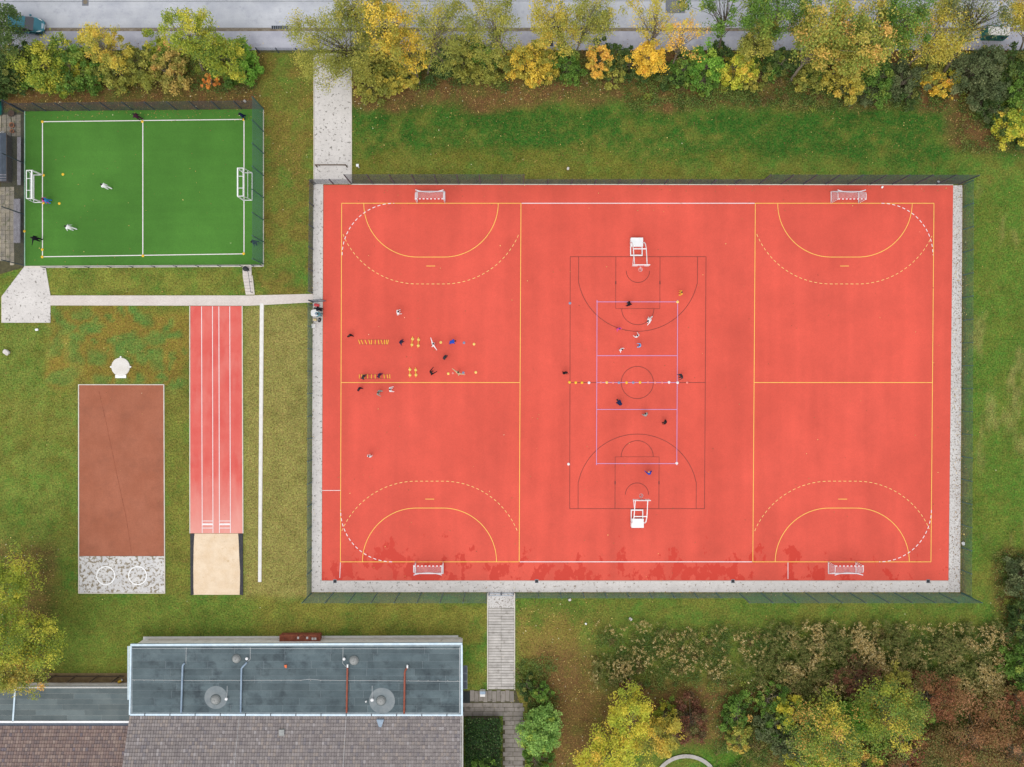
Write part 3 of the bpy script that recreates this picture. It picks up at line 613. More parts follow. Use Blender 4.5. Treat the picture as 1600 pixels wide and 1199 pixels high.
for poly in ([W(122.5,600.7),W(256.8,600.7),W(256.8,602),W(122.5,602)], [W(122.5,602),W(123.9,602),W(124.1,927.5),W(122.7,927.5)], [W(255.6,602),W(256.9,602),W(258.3,927.5),W(257,927.5)], [W(124.1,926.4),W(257,926.4),W(257,927.6),W(124.1,927.6)]):
    link('field_edging', MB().prism(poly, -0.02, 0.07).mesh('field_edging'), M['edging'], shot)
link('worn_line', MB().ribbon([W(155,612), W(165,655), W(183,742), W(198,812), W(206,866)], 0.05, 0.040).mesh('worn_line'), M['rust'], shot)
padc = struct('throwing_pad', MB().prism([W(124.2,869.3),W(256.8,869.3),W(257,926.2),W(124.2,926.2)], -0.02, 0.05), M['padconc'])
for cx in (165.5, 215.3):
    mb = MB(); pts = [W(cx+14*math.cos(R(a)), 899.5+14*math.sin(R(a))) for a in range(0, 366, 6)]
    link('throwing_ring', mb.ribbon(pts, 0.12, 0.056).mesh('throwing_ring'), M['white'], padc)
dp = thing('throwing_plate', 'round pale concrete throwing plate with a step on the left lawn', 'concrete plate', W(189, 573.5))
part('plate', MB().lathe([(1.02,-0.02),(1.02,0.11),(1.0,0.13),(0.0,0.13)], 40), M['concrete'], dp)
part('toe_board', MB().box(-0.6,0.6,-1.25,-0.9,-0.02,0.09), M['white'], dp)
for xx, yy in ((0,1.1),(-1.08,0),(1.08,0)): part('peg', MB().lathe([(0.10,-0.02),(0.10,0.1),(0.07,0.12),(0,0.12)], 12, (xx,yy,0)), M['white'], dp)

# ------------------------------------------------------------------ school building
SZ = 2.4                                       # main flat roof
def bpoly(pts, z): return [W(p[0], p[1], z) for p in pts]
bo = W(460, 1100, 0)
hall = thing('school_building', 'school building with grey felt flat roof and tiled pitched roof behind it', 'building', bo)
def hp(name, mb, m, smooth=False, parent=None):
    return link(name, mb.mesh(name, bo, smooth), M[m] if isinstance(m, str) else m, parent or hall)
# walls (plan from roof edge, set back under the eaves)
nw, ne = W(205,1008,SZ), W(721.5,1006,SZ); sw, se = W(203,1117,SZ), W(722,1118,SZ)
ov = 0.15
wallp = [Vector((nw.x+0.25, nw.y-ov, 0)), Vector((ne.x-0.06, ne.y-ov, 0)), Vector((ne.x-0.06, -49, 0)), Vector((nw.x+0.25, -49, 0))]
wall = hp('wall', MB().prism(wallp, -0.05, SZ-0.26), 'plaster')
hp('plinth', MB().prism([Vector((nw.x+0.9,nw.y-ov+0.10,0)),Vector((ne.x-0.2,ne.y-ov+0.10,0)),Vector((ne.x-0.2,ne.y-ov+0.02,0)),Vector((nw.x+0.9,nw.y-ov+0.02,0))], -0.05, 0.5), 'edging')
roof = hp('flat_roof', MB().prism([nw, ne, se, sw], SZ-0.26, SZ), 'seam')
# roofing felt sheets, one by one
x0, x1, y0, y1 = nw.x+0.12, ne.x-0.22, sw.y+0.22, nw.y-0.16
rows = 9; rh = (y1-y0)/rows
for r in range(rows):
    x = x0 - random.uniform(0, 4.5)
    while x < x1:
        L_ = random.uniform(4.2, 6.2); a, b = max(x, x0), min(x+L_, x1)
        if b - a > 0.15:
            z = SZ + 0.006 + 0.003*random.random() + 0.004*(r % 2)
            ob = hp('felt_sheet', MB().box(a+0.012, b-0.012, y0+r*rh+0.01, y0+(r+1)*rh-0.014, SZ-0.01, z + 0.004), 'bitumen', parent=roof)
        x += L_
def edge(name, a, b, w, z0, z1, m): 
    d = (b-a).normalized(); n_ = Vector((-d.y, d.x, 0))*w/2
    return hp(name, MB().prism([a+n_, b+n_, b-n_, a-n_], z0, z1), m)
edge('parapet_cap', nw+Vector((-0.05,0.02,0)), ne+Vector((0.05,0.02,0)), 0.20, SZ-0.20, SZ+0.09, 'zinc')
edge('parapet_cap', ne+Vector((0,-0.1,0)), se, 0.18, SZ-0.20, SZ+0.085, 'zinc')
edge('parapet_cap', nw+Vector((0,-0.1,0)), sw, 0.16, SZ-0.20, SZ+0.085, 'zinc')
edge('gutter', sw+Vector((0.05,0.02,0)), se+Vector((0,0.02,0)), 0.20, SZ-0.14, SZ+0.07, 'zinc')
for i in range(13): 
    p = sw.lerp(se, (i+0.6)/13.2); hp('gutter_bracket', MB().box(p.x-0.05,p.x+0.05,p.y-0.1,p.y+0.17,SZ-0.1,SZ+0.085), 'fencedark')
gc = W(203.5,1010,SZ); gd = W(203.5,1094,SZ)
hp('glass_canopy', MB().box(gc.x-0.30, gc.x-0.03, gd.y, gc.y, SZ-0.10, SZ-0.06), 'glass')
for xx in (gc.x-0.30, gc.x-0.17): hp('canopy_rail', MB().box(xx-0.02, xx+0.02, gd.y, gc.y, SZ-0.06, SZ-0.02), 'zinc')
hp('stain', MB().lathe([(0.01,0.0),(1.25,0.0),(1.2,0.002),(0,0.002)], 40, W(336,1090,SZ)+Vector((0.1,0,0.018))), 'stain')
hp('stain', MB().lathe([(0.01,0.0),(1.4,0.0),(1.35,0.002),(0,0.002)], 40, W(597,1095,SZ)+Vector((0,0,0.018))), 'stain')
for (cx, cy, rr, hh) in ((368.5,1030.5,0.40,0.26),(336,1094.5,0.46,0.30),(552.5,1033,0.44,0.28),(595,1096,0.44,0.28)):
    p = W(cx, cy, SZ+0.25); p.z = SZ
    d_ = hp('skylight', MB().lathe([(rr+0.05,0),(rr+0.05,0.12),(rr,0.16)] + [(rr*math.cos(R(t)), 0.16+hh*math.sin(R(t))) for t in range(10, 90, 13)] + [(0.02, 0.17+hh)], 28, p), 'dome', True)
    hp('kerb_ring', MB().lathe([(rr+0.12,0),(rr+0.12,0.05),(rr+0.06,0.06)], 28, p), 'bitumen2', parent=d_)
for cx, cy, rr in ((385.5,1029.5,0.16),(353.5,1092.5,0.17),(537.5,1030,0.17),(581.3,1094,0.19),(571.8,1096.5,0.1)):
    p = W(cx, cy, SZ+0.3); p.z = SZ
    v_ = hp('vent', MB().lathe([(0.06,0),(0.06,0.3),(rr,0.3),(rr*0.9,0.36),(0.02,0.42)], 16, p), 'white', True)
for nm, m_, pts in (('duct','pipeblue',((288.5,1036.5),(286,1039),(285.3,1042),(283,1114))), ('duct','pipeblue',((386,1035),(379,1042.5),(377.3,1045),(376,1114))), ('duct','pipered',((543,1042),(542.8,1046),(541.5,1114))), ('duct','pipered',((636.5,1043),(633,1048.5),(632.4,1052),(631.5,1115)))):
    hp(nm, MB().tube([W(a, b, SZ+0.2) for a, b in pts], [0.10]*len(pts), 10), m_, True)
    for j in range(5):
        f = 0.12 + j*0.2; a = W(*pts[-2], SZ+0.1).lerp(W(*pts[-1], SZ+0.1), f)
        hp('pipe_clamp', MB().box(a.x-0.16, a.x+0.16, a.y-0.06, a.y+0.06, SZ, SZ+0.12), 'fencedark')
for x_, yy0 in ((543,1041),(636.5,1042)): hp('duct_cap', MB().tube([W(x_,yy0+2,SZ+0.22), W(x_,yy0-2.5,SZ+0.30)], 0.09, 8), 'white')
def wire(pts, z=SZ+0.06, r=0.014): hp('lightning_wire', MB().tube([W(a,b,z) for a, b in pts], r, 4), 'white')
wire([(205,1062.5),(300,1063.5),(470,1063),(485,1061.5),(500,1063),(720,1065)]); wire([(291,1012),(290.5,1037)]); wire([(391,1012),(391,1030),(386,1035)]); wire([(536,1012),(535.5,1037),(541,1042)])
wire([(581.5,1072),(581.5,1092)]); wire([(355,1072),(354.5,1090)]); wire([(718,1012),(718,1114)]); wire([(206,1013.5),(720,1014)])
for j in range(34):
    p = W(210+j*15.3, 1063.5, SZ+0.03); hp('wire_holder', MB().box(p.x-0.045,p.x+0.045,p.y-0.045,p.y+0.045,SZ,SZ+0.075), 'dome')
p = W(446,1041.5,SZ+0.1); hp('orange_block', MB().prism([p+Vector((-0.14,0.13,0)),p+Vector((0.13,0.16,0)),p+Vector((0.14,-0.17,0)),p+Vector((-0.04,-0.14,0))], SZ, SZ+0.14), 'orange')

# pitched tiled roofs: rows of overlapping tiles
def tiled(xa, xb, ytop, ybot, z0, slope, palette, seed, parent, name='roof_tiles', org=bo, skew=0.0):
    r = np.random.default_rng(seed); tw, th = 0.285, 0.345
    nr = int((ytop-ybot)/th)+1; nc = int((xb-xa)/tw)
    V, F, Cc = [], [], []
    pal = np.array([[lin(v)/GAIN for v in c[1:]] for c in palette]); pal = pal*0.6 + pal.mean(0)*0.4; wt = np.array([c[0] for c in palette], float); wt /= wt.sum()
    for j in range(nr):
        yb = ytop - j*th; zb = z0 + slope*(ytop-yb)
        off = (j % 2)*tw*0.5*skew
        for i_ in range(nc+1):
            x_ = xa + i_*tw + off
            if x_ > xb - 0.05: continue
            w_ = min(tw*0.90, xb-x_); dz = r.normal(0, 0.006); lift = 0.075
            c = pal[r.choice(len(pal), p=wt)] * r.uniform(1.08, 1.3)
            b = len(V); yt = yb - th*1.08
            # the lower edge of a tile faces up the picture (downhill) and stands proud of the row below it
            zl = zb + lift + dz; zu = z0 + slope*(ytop-yt) + 0.012 + dz
            xm = x_ + w_*0.5; cr = 0.022
            V += [(x_,yb,zl),(xm,yb,zl+cr),(x_+w_,yb,zl),(x_,yt,zu),(xm,yt,zu+cr),(x_+w_,yt,zu),(x_,yb,zl-0.07),(x_+w_,yb,zl-0.07),(x_,yt,zu-0.05),(x_+w_,yt,zu-0.05)]
            Cc += [c]*10
    faces = []
    per = [(0,3,4,1),(1,4,5,2),(6,0,1),(1,2,7),(6,1,7),(6,8,3,0),(2,5,9,7)]
    for k_ in range(len(V)//10): faces += [tuple(a+k_*10 for a in q) for q in per]
    me = bpy.data.meshes.new(name); o = Vector(org)
    me.from_pydata([(a-o.x, b-o.y, c-o.z) for a, b, c in V], [], faces)
    at = me.color_attributes.new('Col', 'FLOAT_COLOR', 'POINT')
    at.data.foreach_set('color', np.concatenate([np.array(Cc), np.ones((len(Cc),1))],1).astype(np.float32).ravel())
    ob = link(name, me, M['tile'], parent); ob['kind'] = 'stuff'; return ob
xa, xb = sw.x - 0.02, se.x + 0.02; yt = sw.y - 0.12
pr = hp('pitched_roof', MB().add([(xa+0.03,yt,SZ-0.25),(xb-0.03,yt,SZ-0.25),(xb-0.03,yt-7,SZ-0.25),(xa+0.03,yt-7,SZ-0.25),(xa+0.03,yt,SZ-0.06),(xb-0.03,yt,SZ-0.06),(xb-0.03,yt-7,SZ-0.06+7*0.34),(xa+0.03,yt-7,SZ-0.06+7*0.34)],
    [(0,1,2,3)[::-1],(4,5,6,7),(0,1,5,4),(1,2,6,5),(2,3,7,6),(3,0,4,7)]), 'plaster')
GREY = [(5,126,118,116),(4,138,130,128),(3,114,106,106),(2,146,134,126),(1,104,100,106),(0.5,156,150,150)]
BROWN = [(4,128,106,98),(3,114,96,92),(3,140,120,110),(2,104,92,92),(1,150,132,122),(0.5,96,92,104)]
tiled(xa, xb, yt, yt-7, SZ, 0.34, GREY, 5, pr)
edge('verge_board', Vector((xb+0.04, yt, 0)), Vector((xb+0.04, yt-7, 0)), 0.10, SZ-0.3, SZ-0.02, 'plaster')
# ridge cable, roof hatch and small repairs on the tiles
p = W(440,1145,SZ+0.7); hp('roof_hatch', MB().box(p.x-0.28,p.x+0.28,p.y-0.32,p.y+0.32,SZ+0.3,p.z+0.06), 'dome')
p = W(594,1130,SZ+0.4); hp('lead_flashing', MB().prism([p+Vector((-0.4,0.35,0)),p+Vector((0.4,0.35,0)),p+Vector((0.1,-0.55,0)),p+Vector((-0.1,-0.55,0))], SZ+0.1, SZ+0.42), 'pipeblue')
def rwire(xp):
    a = W(xp, 1119, SZ+0.1); hp('lightning_wire', MB().tube([(a.x, a.y, SZ+0.1), (a.x, a.y-6.4, SZ+0.1+6.4*0.34)], 0.012, 4), 'white')
rwire(541); rwire(720.5); rwire(374)
# low annexe on the left
AZ = 2.0
ao = W(90, 1110, 0)
ann = thing('school_annexe', 'low annexe with dark streaked felt roof and brown tiled roof at lower left', 'building', ao)
def ap(name, mb, m, smooth=False, parent=None): return link(name, mb.mesh(name, ao, smooth), M[m], parent or ann)
axw = W(-60,1073,AZ).x; axe = nw.x + 0.06; ayn = W(0,1074,AZ).y; ays = W(0,1128,AZ).y
ap('wall', MB().box(axw, axe-0.02, -49, ayn-0.25, -0.05, AZ-0.22), 'plaster')
af = ap('flat_roof', MB().box(axw, axe, ays, ayn, AZ-0.22, AZ), 'plaster')
rows = 6; rh = (ayn-ays-0.2)/rows
for r in range(rows):
    x = axw - random.uniform(0,4)
    while x < axe:
        L_ = random.uniform(3.5,6.0); a, b = max(x,axw), min(x+L_,axe-0.05)
        if b-a > 0.2: ap('felt_sheet', MB().box(a+0.006,b-0.006,ays+0.1+r*rh+0.006,ays+0.1+(r+1)*rh-0.008,AZ-0.01,AZ+0.008+0.004*(r%2)+0.003*random.random()), 'bitumen2', parent=af)
        x += L_
ap('parapet_cap', MB().box(axw, axe-0.05, ayn-0.02, ayn+0.10, AZ-0.18, AZ+0.05), 'dome')
pd = W(22,1075,AZ); ap('parapet_cap', MB().prism([W(23,1076,AZ),W(25.5,1076,AZ),W(22,1127,AZ),W(19.5,1127,AZ)], AZ+0.002, AZ+0.09), 'zinc')
ap('gutter', MB().box(axw, axe-0.1, ays-0.10, ays+0.12, AZ-0.15, AZ+0.09), 'white')
ap('flashing', MB().box(axw, axe-0.25, ays-0.42, ays-0.10, AZ-0.15, AZ+0.03), 'darkdeck')
ax2 = axe - 0.25; ayt = ays-0.42
apr = ap('pitched_roof', MB().add([(axw,ayt,AZ-0.25),(ax2,ayt,AZ-0.25),(ax2,ayt-7,AZ-0.25),(axw,ayt-7,AZ-0.25),(axw,ayt,AZ-0.06),(ax2,ayt,AZ-0.06),(ax2,ayt-7,AZ-0.06+7*0.34),(axw,ayt-7,AZ-0.06+7*0.34)],
    [(0,1,2,3)[::-1],(4,5,6,7),(0,1,5,4),(1,2,6,5),(2,3,7,6),(3,0,4,7)]), 'plaster')
tiled(axw, ax2, ayt, ayt-7, AZ, 0.34, BROWN, 8, apr, org=ao)
# light well with slatted fence in front of the annexe
wl = thing('timber_fence', 'brown timber screen with slanting posts beside the annexe roof', 'fence', W(140,1064,0))
struct('light_well', MB().sheet([W(72,1052),W(202,1052),W(202,1068),W(72,1068)], 0.02), mat('dry_litter', A(150,128,92), A(124,102,72), scale=2, fine=0.15))
for xx in (78,112,146,180):
    a = W(xx+8,1056,0.0) - wl.location; part('post', MB().bar(a, a+Vector((0,0,2.0)), 0.12), M['wooddark'], wl)
a = W(80,1056,0)-wl.location; b = W(196,1056,0)-wl.location
for z in (0.25, 0.5): part('rail', MB().bar(a+Vector((0,0.05,z)), b+Vector((0,0.05,z)), 0.05, 0.12), M['wooddark'], wl)
yb_ = thing('bucket', 'small yellow bucket lying beside the timber screen', 'bucket', W(190,1063,0), R(35))
part('tub', MB().tube([(-0.3,0,0.2),(0.12,0,0.17)], [0.17,0.13], 14), M['yellow'], yb_, True); part('lid', MB().tube([(0.12,0,0.17),(0.2,0,0.17)], [0.13,0.10], 14), M['white'], yb_)
# rusty box and details against the walls
rb = thing('rusty_hatch', 'rusty steel hatch box standing against the upper wall of the school', 'hatch', W(472,996,0))
part('box', MB().box(-2.2,2.2,-0.50,0.52,0,0.9), M['rust'], rb)
part('lid', MB().box(-2.26,2.26,-0.56,0.58,0.9,0.95), M['rust'], rb)
for dx in (-0.3,0.7,1.3,1.6): part('rust_patch', MB().box(dx,dx+0.22,0.0+0.1*(dx<1),0.26+0.1*(dx<1),0.94,0.957), M['offwhite'], rb)
struct('house_skirt', MB().prism([W(224,995),W(716,993),W(716,1002),W(224,1002)], -0.02, 0.05), M['offwhite'])
for j in range(3):
    lw = thing('window_grate', ['dark window well grate nearest the lawn on the right wall', 'middle of the three window well grates on the right wall', 'window well grate nearest the doormat on the right wall'][j], 'grate', W(726,1046+j*12.3,0), 0, 'window well grates by the school')
    part('frame', MB().box(-0.22,0.30,-0.42,0.42,0,0.06), M['steel'], lw); part('grid', MB().box(-0.18,0.26,-0.38,0.38,0.05,0.066), M['fencedark'], lw)
dm = tag(link('doormat', MB().box(-0.42,0.42,-0.62,0.62,0.035,0.065).mesh('doormat'), M['mat'], None, W(728.5,1089.5,0)), 'dark rubber doormat at the side door of the school', 'doormat')
bxn = thing('meter_box', 'small white box with pale blue lid on the paving by the walkway', 'box', W(754.5,1081,0))
part('body', MB().box(-0.28,0.28,-0.28,0.28,0,0.75), M['offwhite'], bxn); part('lid', MB().prism([(-0.3,0.0),(0.3,0.0),(0.3,0.32),(-0.3,0.32)],0.75,0.79), M['pipeblue'], bxn)

# ------------------------------------------------------------------ mesh fences
PANEL = {}
def panel_mesh(w, h, m):
    key = (round(w,2), h, m)
    if key not in PANEL:
        mb = MB(); r = 0.0055; n = max(4, int(w/0.05))
        for i in range(n+1):
            x = 0.03 + (w-0.06)*i/n; mb.bar((x,0,0.05),(x,0,h), 0.0055)
        k_ = int(h/0.2)
        for i in range(k_+1):
            z = 0.06+(h-0.07)*i/k_
            for s in (-0.008, 0.008): mb.bar((0.03,s,z),(w-0.03,s,z), 0.0075)
        me = mb.mesh('mesh_panel'); me.materials.append(M[m]); PANEL[key] = me
    return PANEL[key]
POST = {}
def post_mesh(h, m, w=0.09):
    if (h,m) not in POST:
        me = MB().box(-w/2,w/2,-w/2,w/2,-0.05,h+0.04).mesh('post'); me.materials.append(M[m]); POST[(h,m)] = me
    return POST[(h,m)]
def fence(label, a, b, h, m='fence', step=2.5, first=True, last=True, hl=None):
    a = W(*a); b = W(*b); d = b-a; L_ = d.length; n = max(1, round(L_/step)); w = L_/n
    t = thing('mesh_fence', label, 'fence', a, math.atan2(d.y, d.x), 'steel mesh fences')
    for i in range(n+1):
        if (i == 0 and not first) or (i == n and not last): continue
        link('post', post_mesh((hl or {}).get(i, h), m), None, t, (i*w, 0, 0))
    for i in range(n): link('mesh_panel', panel_mesh(w, h, m), None, t, (i*w, 0.02, 0))
    return t
fence('low mesh fence across the path end at the top left court corner', (493,288), (548.6,287.6), 2.0, 'fencedark', last=False)
fence('tall mesh fence behind the top left goal', (549,287.6), (818,287.6), 4.0, 'fencedark')
fence('low mesh fence along the middle of the upper court edge', (819,287.8), (1185,288), 2.0, 'fencedark', first=False, last=False)
fence('tall mesh fence behind the top right goal', (1186,288), (1498,288.5), 4.0, 'fencedark')
fence('long low mesh fence down the right court edge', (1505.2,288.5), (1502,926), 2.0, 'fence')
fence('tall mesh fence behind the bottom right goal', (1502,927), (1155,927), 4.0, 'fence')
fence('low mesh fence along the middle of the lower court edge', (1154,927), (806,927), 2.0, 'fence', first=False)
fence('tall mesh fence behind the bottom left goal', (761,927), (486.5,927), 4.0, 'fence')
fence('low mesh fence on the left court edge below the gate', (486.8,926), (488.2,477), 2.0, 'fence', first=False)
fence('low mesh fence on the left court edge above the gate', (488.5,458), (490.8,289), 2.0, 'fencedark')
fence('tall mesh fence along the top of the green pitch', (38.5,174.5), (411.5,170.5), 2.6, 'fencedark')
fence('tall mesh fence on the right side of the green pitch', (412,171.5), (412,413), 4.0, 'fence')
fence('tall mesh fence on the left side of the green pitch', (38,415), (38,176), 4.0, 'fencedark', 5.0)
fence('low mesh fence beside the street pavement', (405,82.5), (497,83.5), 1.3, 'fencedark')
# low rail along the pitch bottom
def lowrail(label, a, b, h, step, m):
    a = W(*a); b = W(*b); d = b-a; n = max(1, round(d.length/step)); w = d.length/n
    t = thing('railing', label, 'railing', a, math.atan2(d.y,d.x), 'low railings below the green pitch')
    for i in range(n+1): link('post', post_mesh(h, m, 0.07), None, t, (i*w,0,0))
    for z in (h, h*0.55): part('rail', MB().bar((0,0,z),(d.length,0,z), 0.035), M[m], t)
lowrail('long low railing along the lower edge of the green pitch', (71.5,419), (379,416.6), 0.95, 2.4, 'fencedark')
lowrail('short low railing right of the steps below the green pitch', (397,416.4), (410.5,416.2), 0.95, 1.2, 'fencedark')
# gates
gt = thing('gate', 'open mesh gate leaf at the left court entrance', 'gate', W(489.6,472.3), R(4))
part('post', MB().box(-0.06,0.06,-0.06,0.06,0,2.1), M['fencedark'], gt)
g2 = part('leaf', MB().bar((0.08,0,0.1),(1.45,0,0.1),0.05).bar((0.08,0,2.0),(1.45,0,2.0),0.05).bar((0.08,0,0.1),(0.08,0,2.0),0.05).bar((1.45,0,0.1),(1.45,0,2.0),0.05), M['fencedark'], gt)
link('mesh_panel', panel_mesh(1.4,1.9,'steel'), None, gt, (0.07,0.01,0.08))
gg = thing('double_gate', 'closed low double gate at the top of the slab walkway', 'gate', W(763.5,926.8))
wG = W(803,926.8).x - W(763.5,926.8).x
for xx in (0.05, wG/2, wG-0.05): part('post', MB().box(xx-0.05,xx+0.05,-0.05,0.05,0,1.15), M['steel'], gg)
for xx in (0.12, wG/2+0.07):
    w = wG/2-0.2
    lf = part('leaf', MB().bar((xx,0,0.1),(xx+w,0,0.1),0.045).bar((xx,0,1.05),(xx+w,0,1.05),0.045).bar((xx,0,0.1),(xx,0,1.05),0.045).bar((xx+w,0,0.1),(xx+w,0,1.05),0.045), M['pipeblue'], gg)
    for i in range(9): part('bar', MB().bar((xx+w*(i+1)/10,0,0.1),(xx+w*(i+1)/10,0,1.05),0.018), M['pipeblue'], lf)
br = thing('barrier_rail', 'dark horizontal barrier rail across the path near the court', 'barrier', W(495,261.5))
bwid = W(543.5,261.5).x-W(495,261.5).x
part('rail', MB().bar((0,0,0.95),(bwid,0,0.95),0.11), M['wooddark'], br)
for xx in (0.06,bwid-0.06): part('post', MB().box(xx-0.05,xx+0.05,-0.05,0.05,0,0.95), M['wooddark'], br)
sp = thing('marker_post', 'small white square marker post in the grass right of the path', 'post', W(561,262.2))
part('post', MB().box(-0.05,0.05,-0.05,0.05,0,0.9), M['white'], sp); part('cap', MB().box(-0.14,0.14,-0.14,0.14,0.9,1.0), M['white'], sp)

# ------------------------------------------------------------------ stairs with handrail
st = thing('steps', 'short flight of pale concrete steps from the green pitch to the path', 'steps', W(388,440))
def sp_(name, poly, z0, z1, m): return link(name, MB().prism([W(*p)-st.location for p in poly], z0, z1).mesh(name), M[m], st)
sp_('landing', [(379.5,416.8),(393,416.5),(393.5,431.3),(379.8,431.3)], -0.02, 0.125, 'pavepink')
for i in range(6):
    y0 = 431.6+i*4.9; xs = i*0.75
    sp_('step', [(379.8+xs,y0),(393.5+xs,y0),(394.2+xs,y0+4.6),(380.5+xs,y0+4.6)], -0.02, 0.115-0.011*i, 'pavepink')
sp_('side_kerb', [(394,431),(395.2,431),(398.3,460),(397,460)], -0.02, 0.16, 'edging')
hr = thing('handrail', 'dark steel handrail on the right side of the steps', 'handrail', W(394,440))
pts = [(389.5,424),(391.2,434),(393.8,458)]; zz = (0.9,0.9,0.85)
P3 = [W(p[0],p[1],0)+Vector((0.12,0,z))-hr.location for p, z in zip(pts,zz)]
part('rail', MB().tube(P3, 0.028, 8), M['fencedark'], hr)
for q in ((389.5,424),(392,441),(393.8,458)):
    a = W(*q)+Vector((0.12,0,0))-hr.location; part('post', MB().bar(a, a+Vector((0,0,0.88)),0.04), M['fencedark'], hr)
lb = thing('litter_bin', 'black litter bin at the head of the steps', 'bin', W(386.8,421.5))
part('body', MB().lathe([(0.19,0),(0.22,0.1),(0.25,0.75),(0.27,0.78),(0.27,0.86),(0.2,0.92),(0.0,0.93)], 20), M['black'], lb, True)
part('rim', MB().lathe([(0.285,0.74),(0.285,0.80),(0.25,0.80)], 20), M['fencedark'], lb)

# ------------------------------------------------------------------ goals
def netgrid(mb, a, b, c, d, n, m_, sag=0.0, r=0.010):
    """wires across the quad a-b-c-d"""
    a, b, c, d = map(Vector, (a,b,c,d))
    for i in range(n+1):
        t = i/n; p, q = a.lerp(b,t), d.lerp(c,t); mid = p.lerp(q,0.5); mid.z -= sag
        mb.bar(p, mid, r).bar(mid, q, r)
    for j in range(m_+1):
        t = j/m_; p, q = a.lerp(d,t), b.lerp(c,t); s = sag*4*t*(1-t)
        p = p.copy(); q = q.copy(); p.z -= s*0; mid = p.lerp(q,0.5); mid.z -= s
        mb.bar(p, mid, r).bar(mid, q, r)
def striped(mb, a, b, w, n=13):
    a, b = Vector(a), Vector(b)
    for i in range(n): mb.bar(a.lerp(b,i/n), a.lerp(b,(i+1)/n), w, None, i % 2)
def handball_goal(label, px, py, face, netm):
    t = thing('handball_goal', label, 'goal', W(px, py), 0 if face > 0 else math.pi, 'handball goals on the red court')
    # local: goal mouth looks along -y, depth along +y
    w, h, dt, db = 1.54, 2.0, 0.75, 1.3
    mb = MB(); striped(mb, (-w,0,h),(w,0,h),0.085,15); part('crossbar', mb, [M['white'],M['red']], t)
    for s in (-1,1):
        mb = MB(); striped(mb, (s*w,0,0),(s*w,0,h-0.04),0.085,9); part('goal_post', mb, [M['white'],M['red']], t)
        part('ground_bar', MB().bar((s*w,0.04,0.04),(s*w,db,0.04),0.07), M['white'], t)
        part('roof_bar', MB().tube([(s*w,0.04,h),(s*w,dt*0.7,h),(s*w*0.99,dt,h-0.12),(s*w,db,0.06)],0.026,6), M['white'], t)
    part('back_bar', MB().bar((-w,db,0.04),(w,db,0.04),0.06), M['white'], t)
    mb = MB()
    netgrid(mb, (-w,0.03,h),(w,0.03,h),(w,dt,h-0.05),(-w,dt,h-0.05), 24, 7, 0.10)
    netgrid(mb, (-w,dt,h-0.05),(w,dt,h-0.05),(w,db,0.06),(-w,db,0.06), 24, 15, 0.0)
    for s in (-1,1): netgrid(mb, (s*w,0.02,h),(s*w,dt,h-0.05),(s*w,db,0.05),(s*w,0.02,0.05), 9, 15, 0.0)
    # the gathered edge of the net hangs thick along the back
    mb.tube([(-w*(1-2*i/12), dt+0.05+0.22*abs(1-2*i/12)**2, h-0.12-0.16*(1-abs(1-2*i/12)**2)) for i in range(13)], 0.05, 6)
    part('net', mb, M['net'], t)
handball_goal('white goal with net at the top left end of the red court', 673.6, 317.4, 1, 1)
handball_goal('white goal with net at the top right end of the red court', 1319.8, 317.6, 1, 1)
handball_goal('white goal with net at the bottom left end of the red court', 671, 878.3, -1, 1)
handball_goal('white goal with net at the bottom right end of the red court', 1315.5, 878.3, -1, 1)
def small_goal(label, px, py, rz):
    t = thing('football_goal', label, 'goal', W(px,py,0)+Vector((0,0,0.05)), rz, 'small goals on the green pitch')
    w, h, dt, db = 1.53, 2.0, 0.6, 0.95
    part('crossbar', MB().bar((-w,0,h),(w,0,h),0.13), M['white'], t)
    part('roof_bar', MB().bar((-w,dt,h),(w,dt,h),0.075), M['white'], t)
    part('back_bar', MB().bar((-w,db,0.05),(w,db,0.05),0.075), M['white'], t)
    part('back_bar', MB().bar((-w,db-0.18,1.0),(w,db-0.18,1.0),0.05), M['white'], t)
    for s in (-1,1):
        part('goal_post', MB().bar((s*w,0,0),(s*w,0,h),0.12), M['white'], t)
        part('roof_bar', MB().bar((s*w,0,h),(s*w,dt,h),0.07), M['white'], t)
        part('ground_bar', MB().bar((s*w,0,0.05),(s*w,db,0.05),0.07), M['white'], t)
        part('stay', MB().bar((s*w,dt,h),(s*w,db,0.05),0.05), M['white'], t)
        part('roof_bar', MB().bar((s*w*0.42,0,h),(s*w*0.42,dt,h),0.05), M['white'], t)
    mb = MB(); netgrid(mb, (-w,dt,h),(w,dt,h),(w,db,0.06),(-w,db,0.06), 24, 15, 0, 0.004)
    part('net', mb, M['fence'], t)
small_goal('white goal frame at the left end of the green pitch', 67, 295.5, math.pi/2)
small_goal('white goal frame at the right end of the green pitch', 381.2, 292, -math.pi/2)

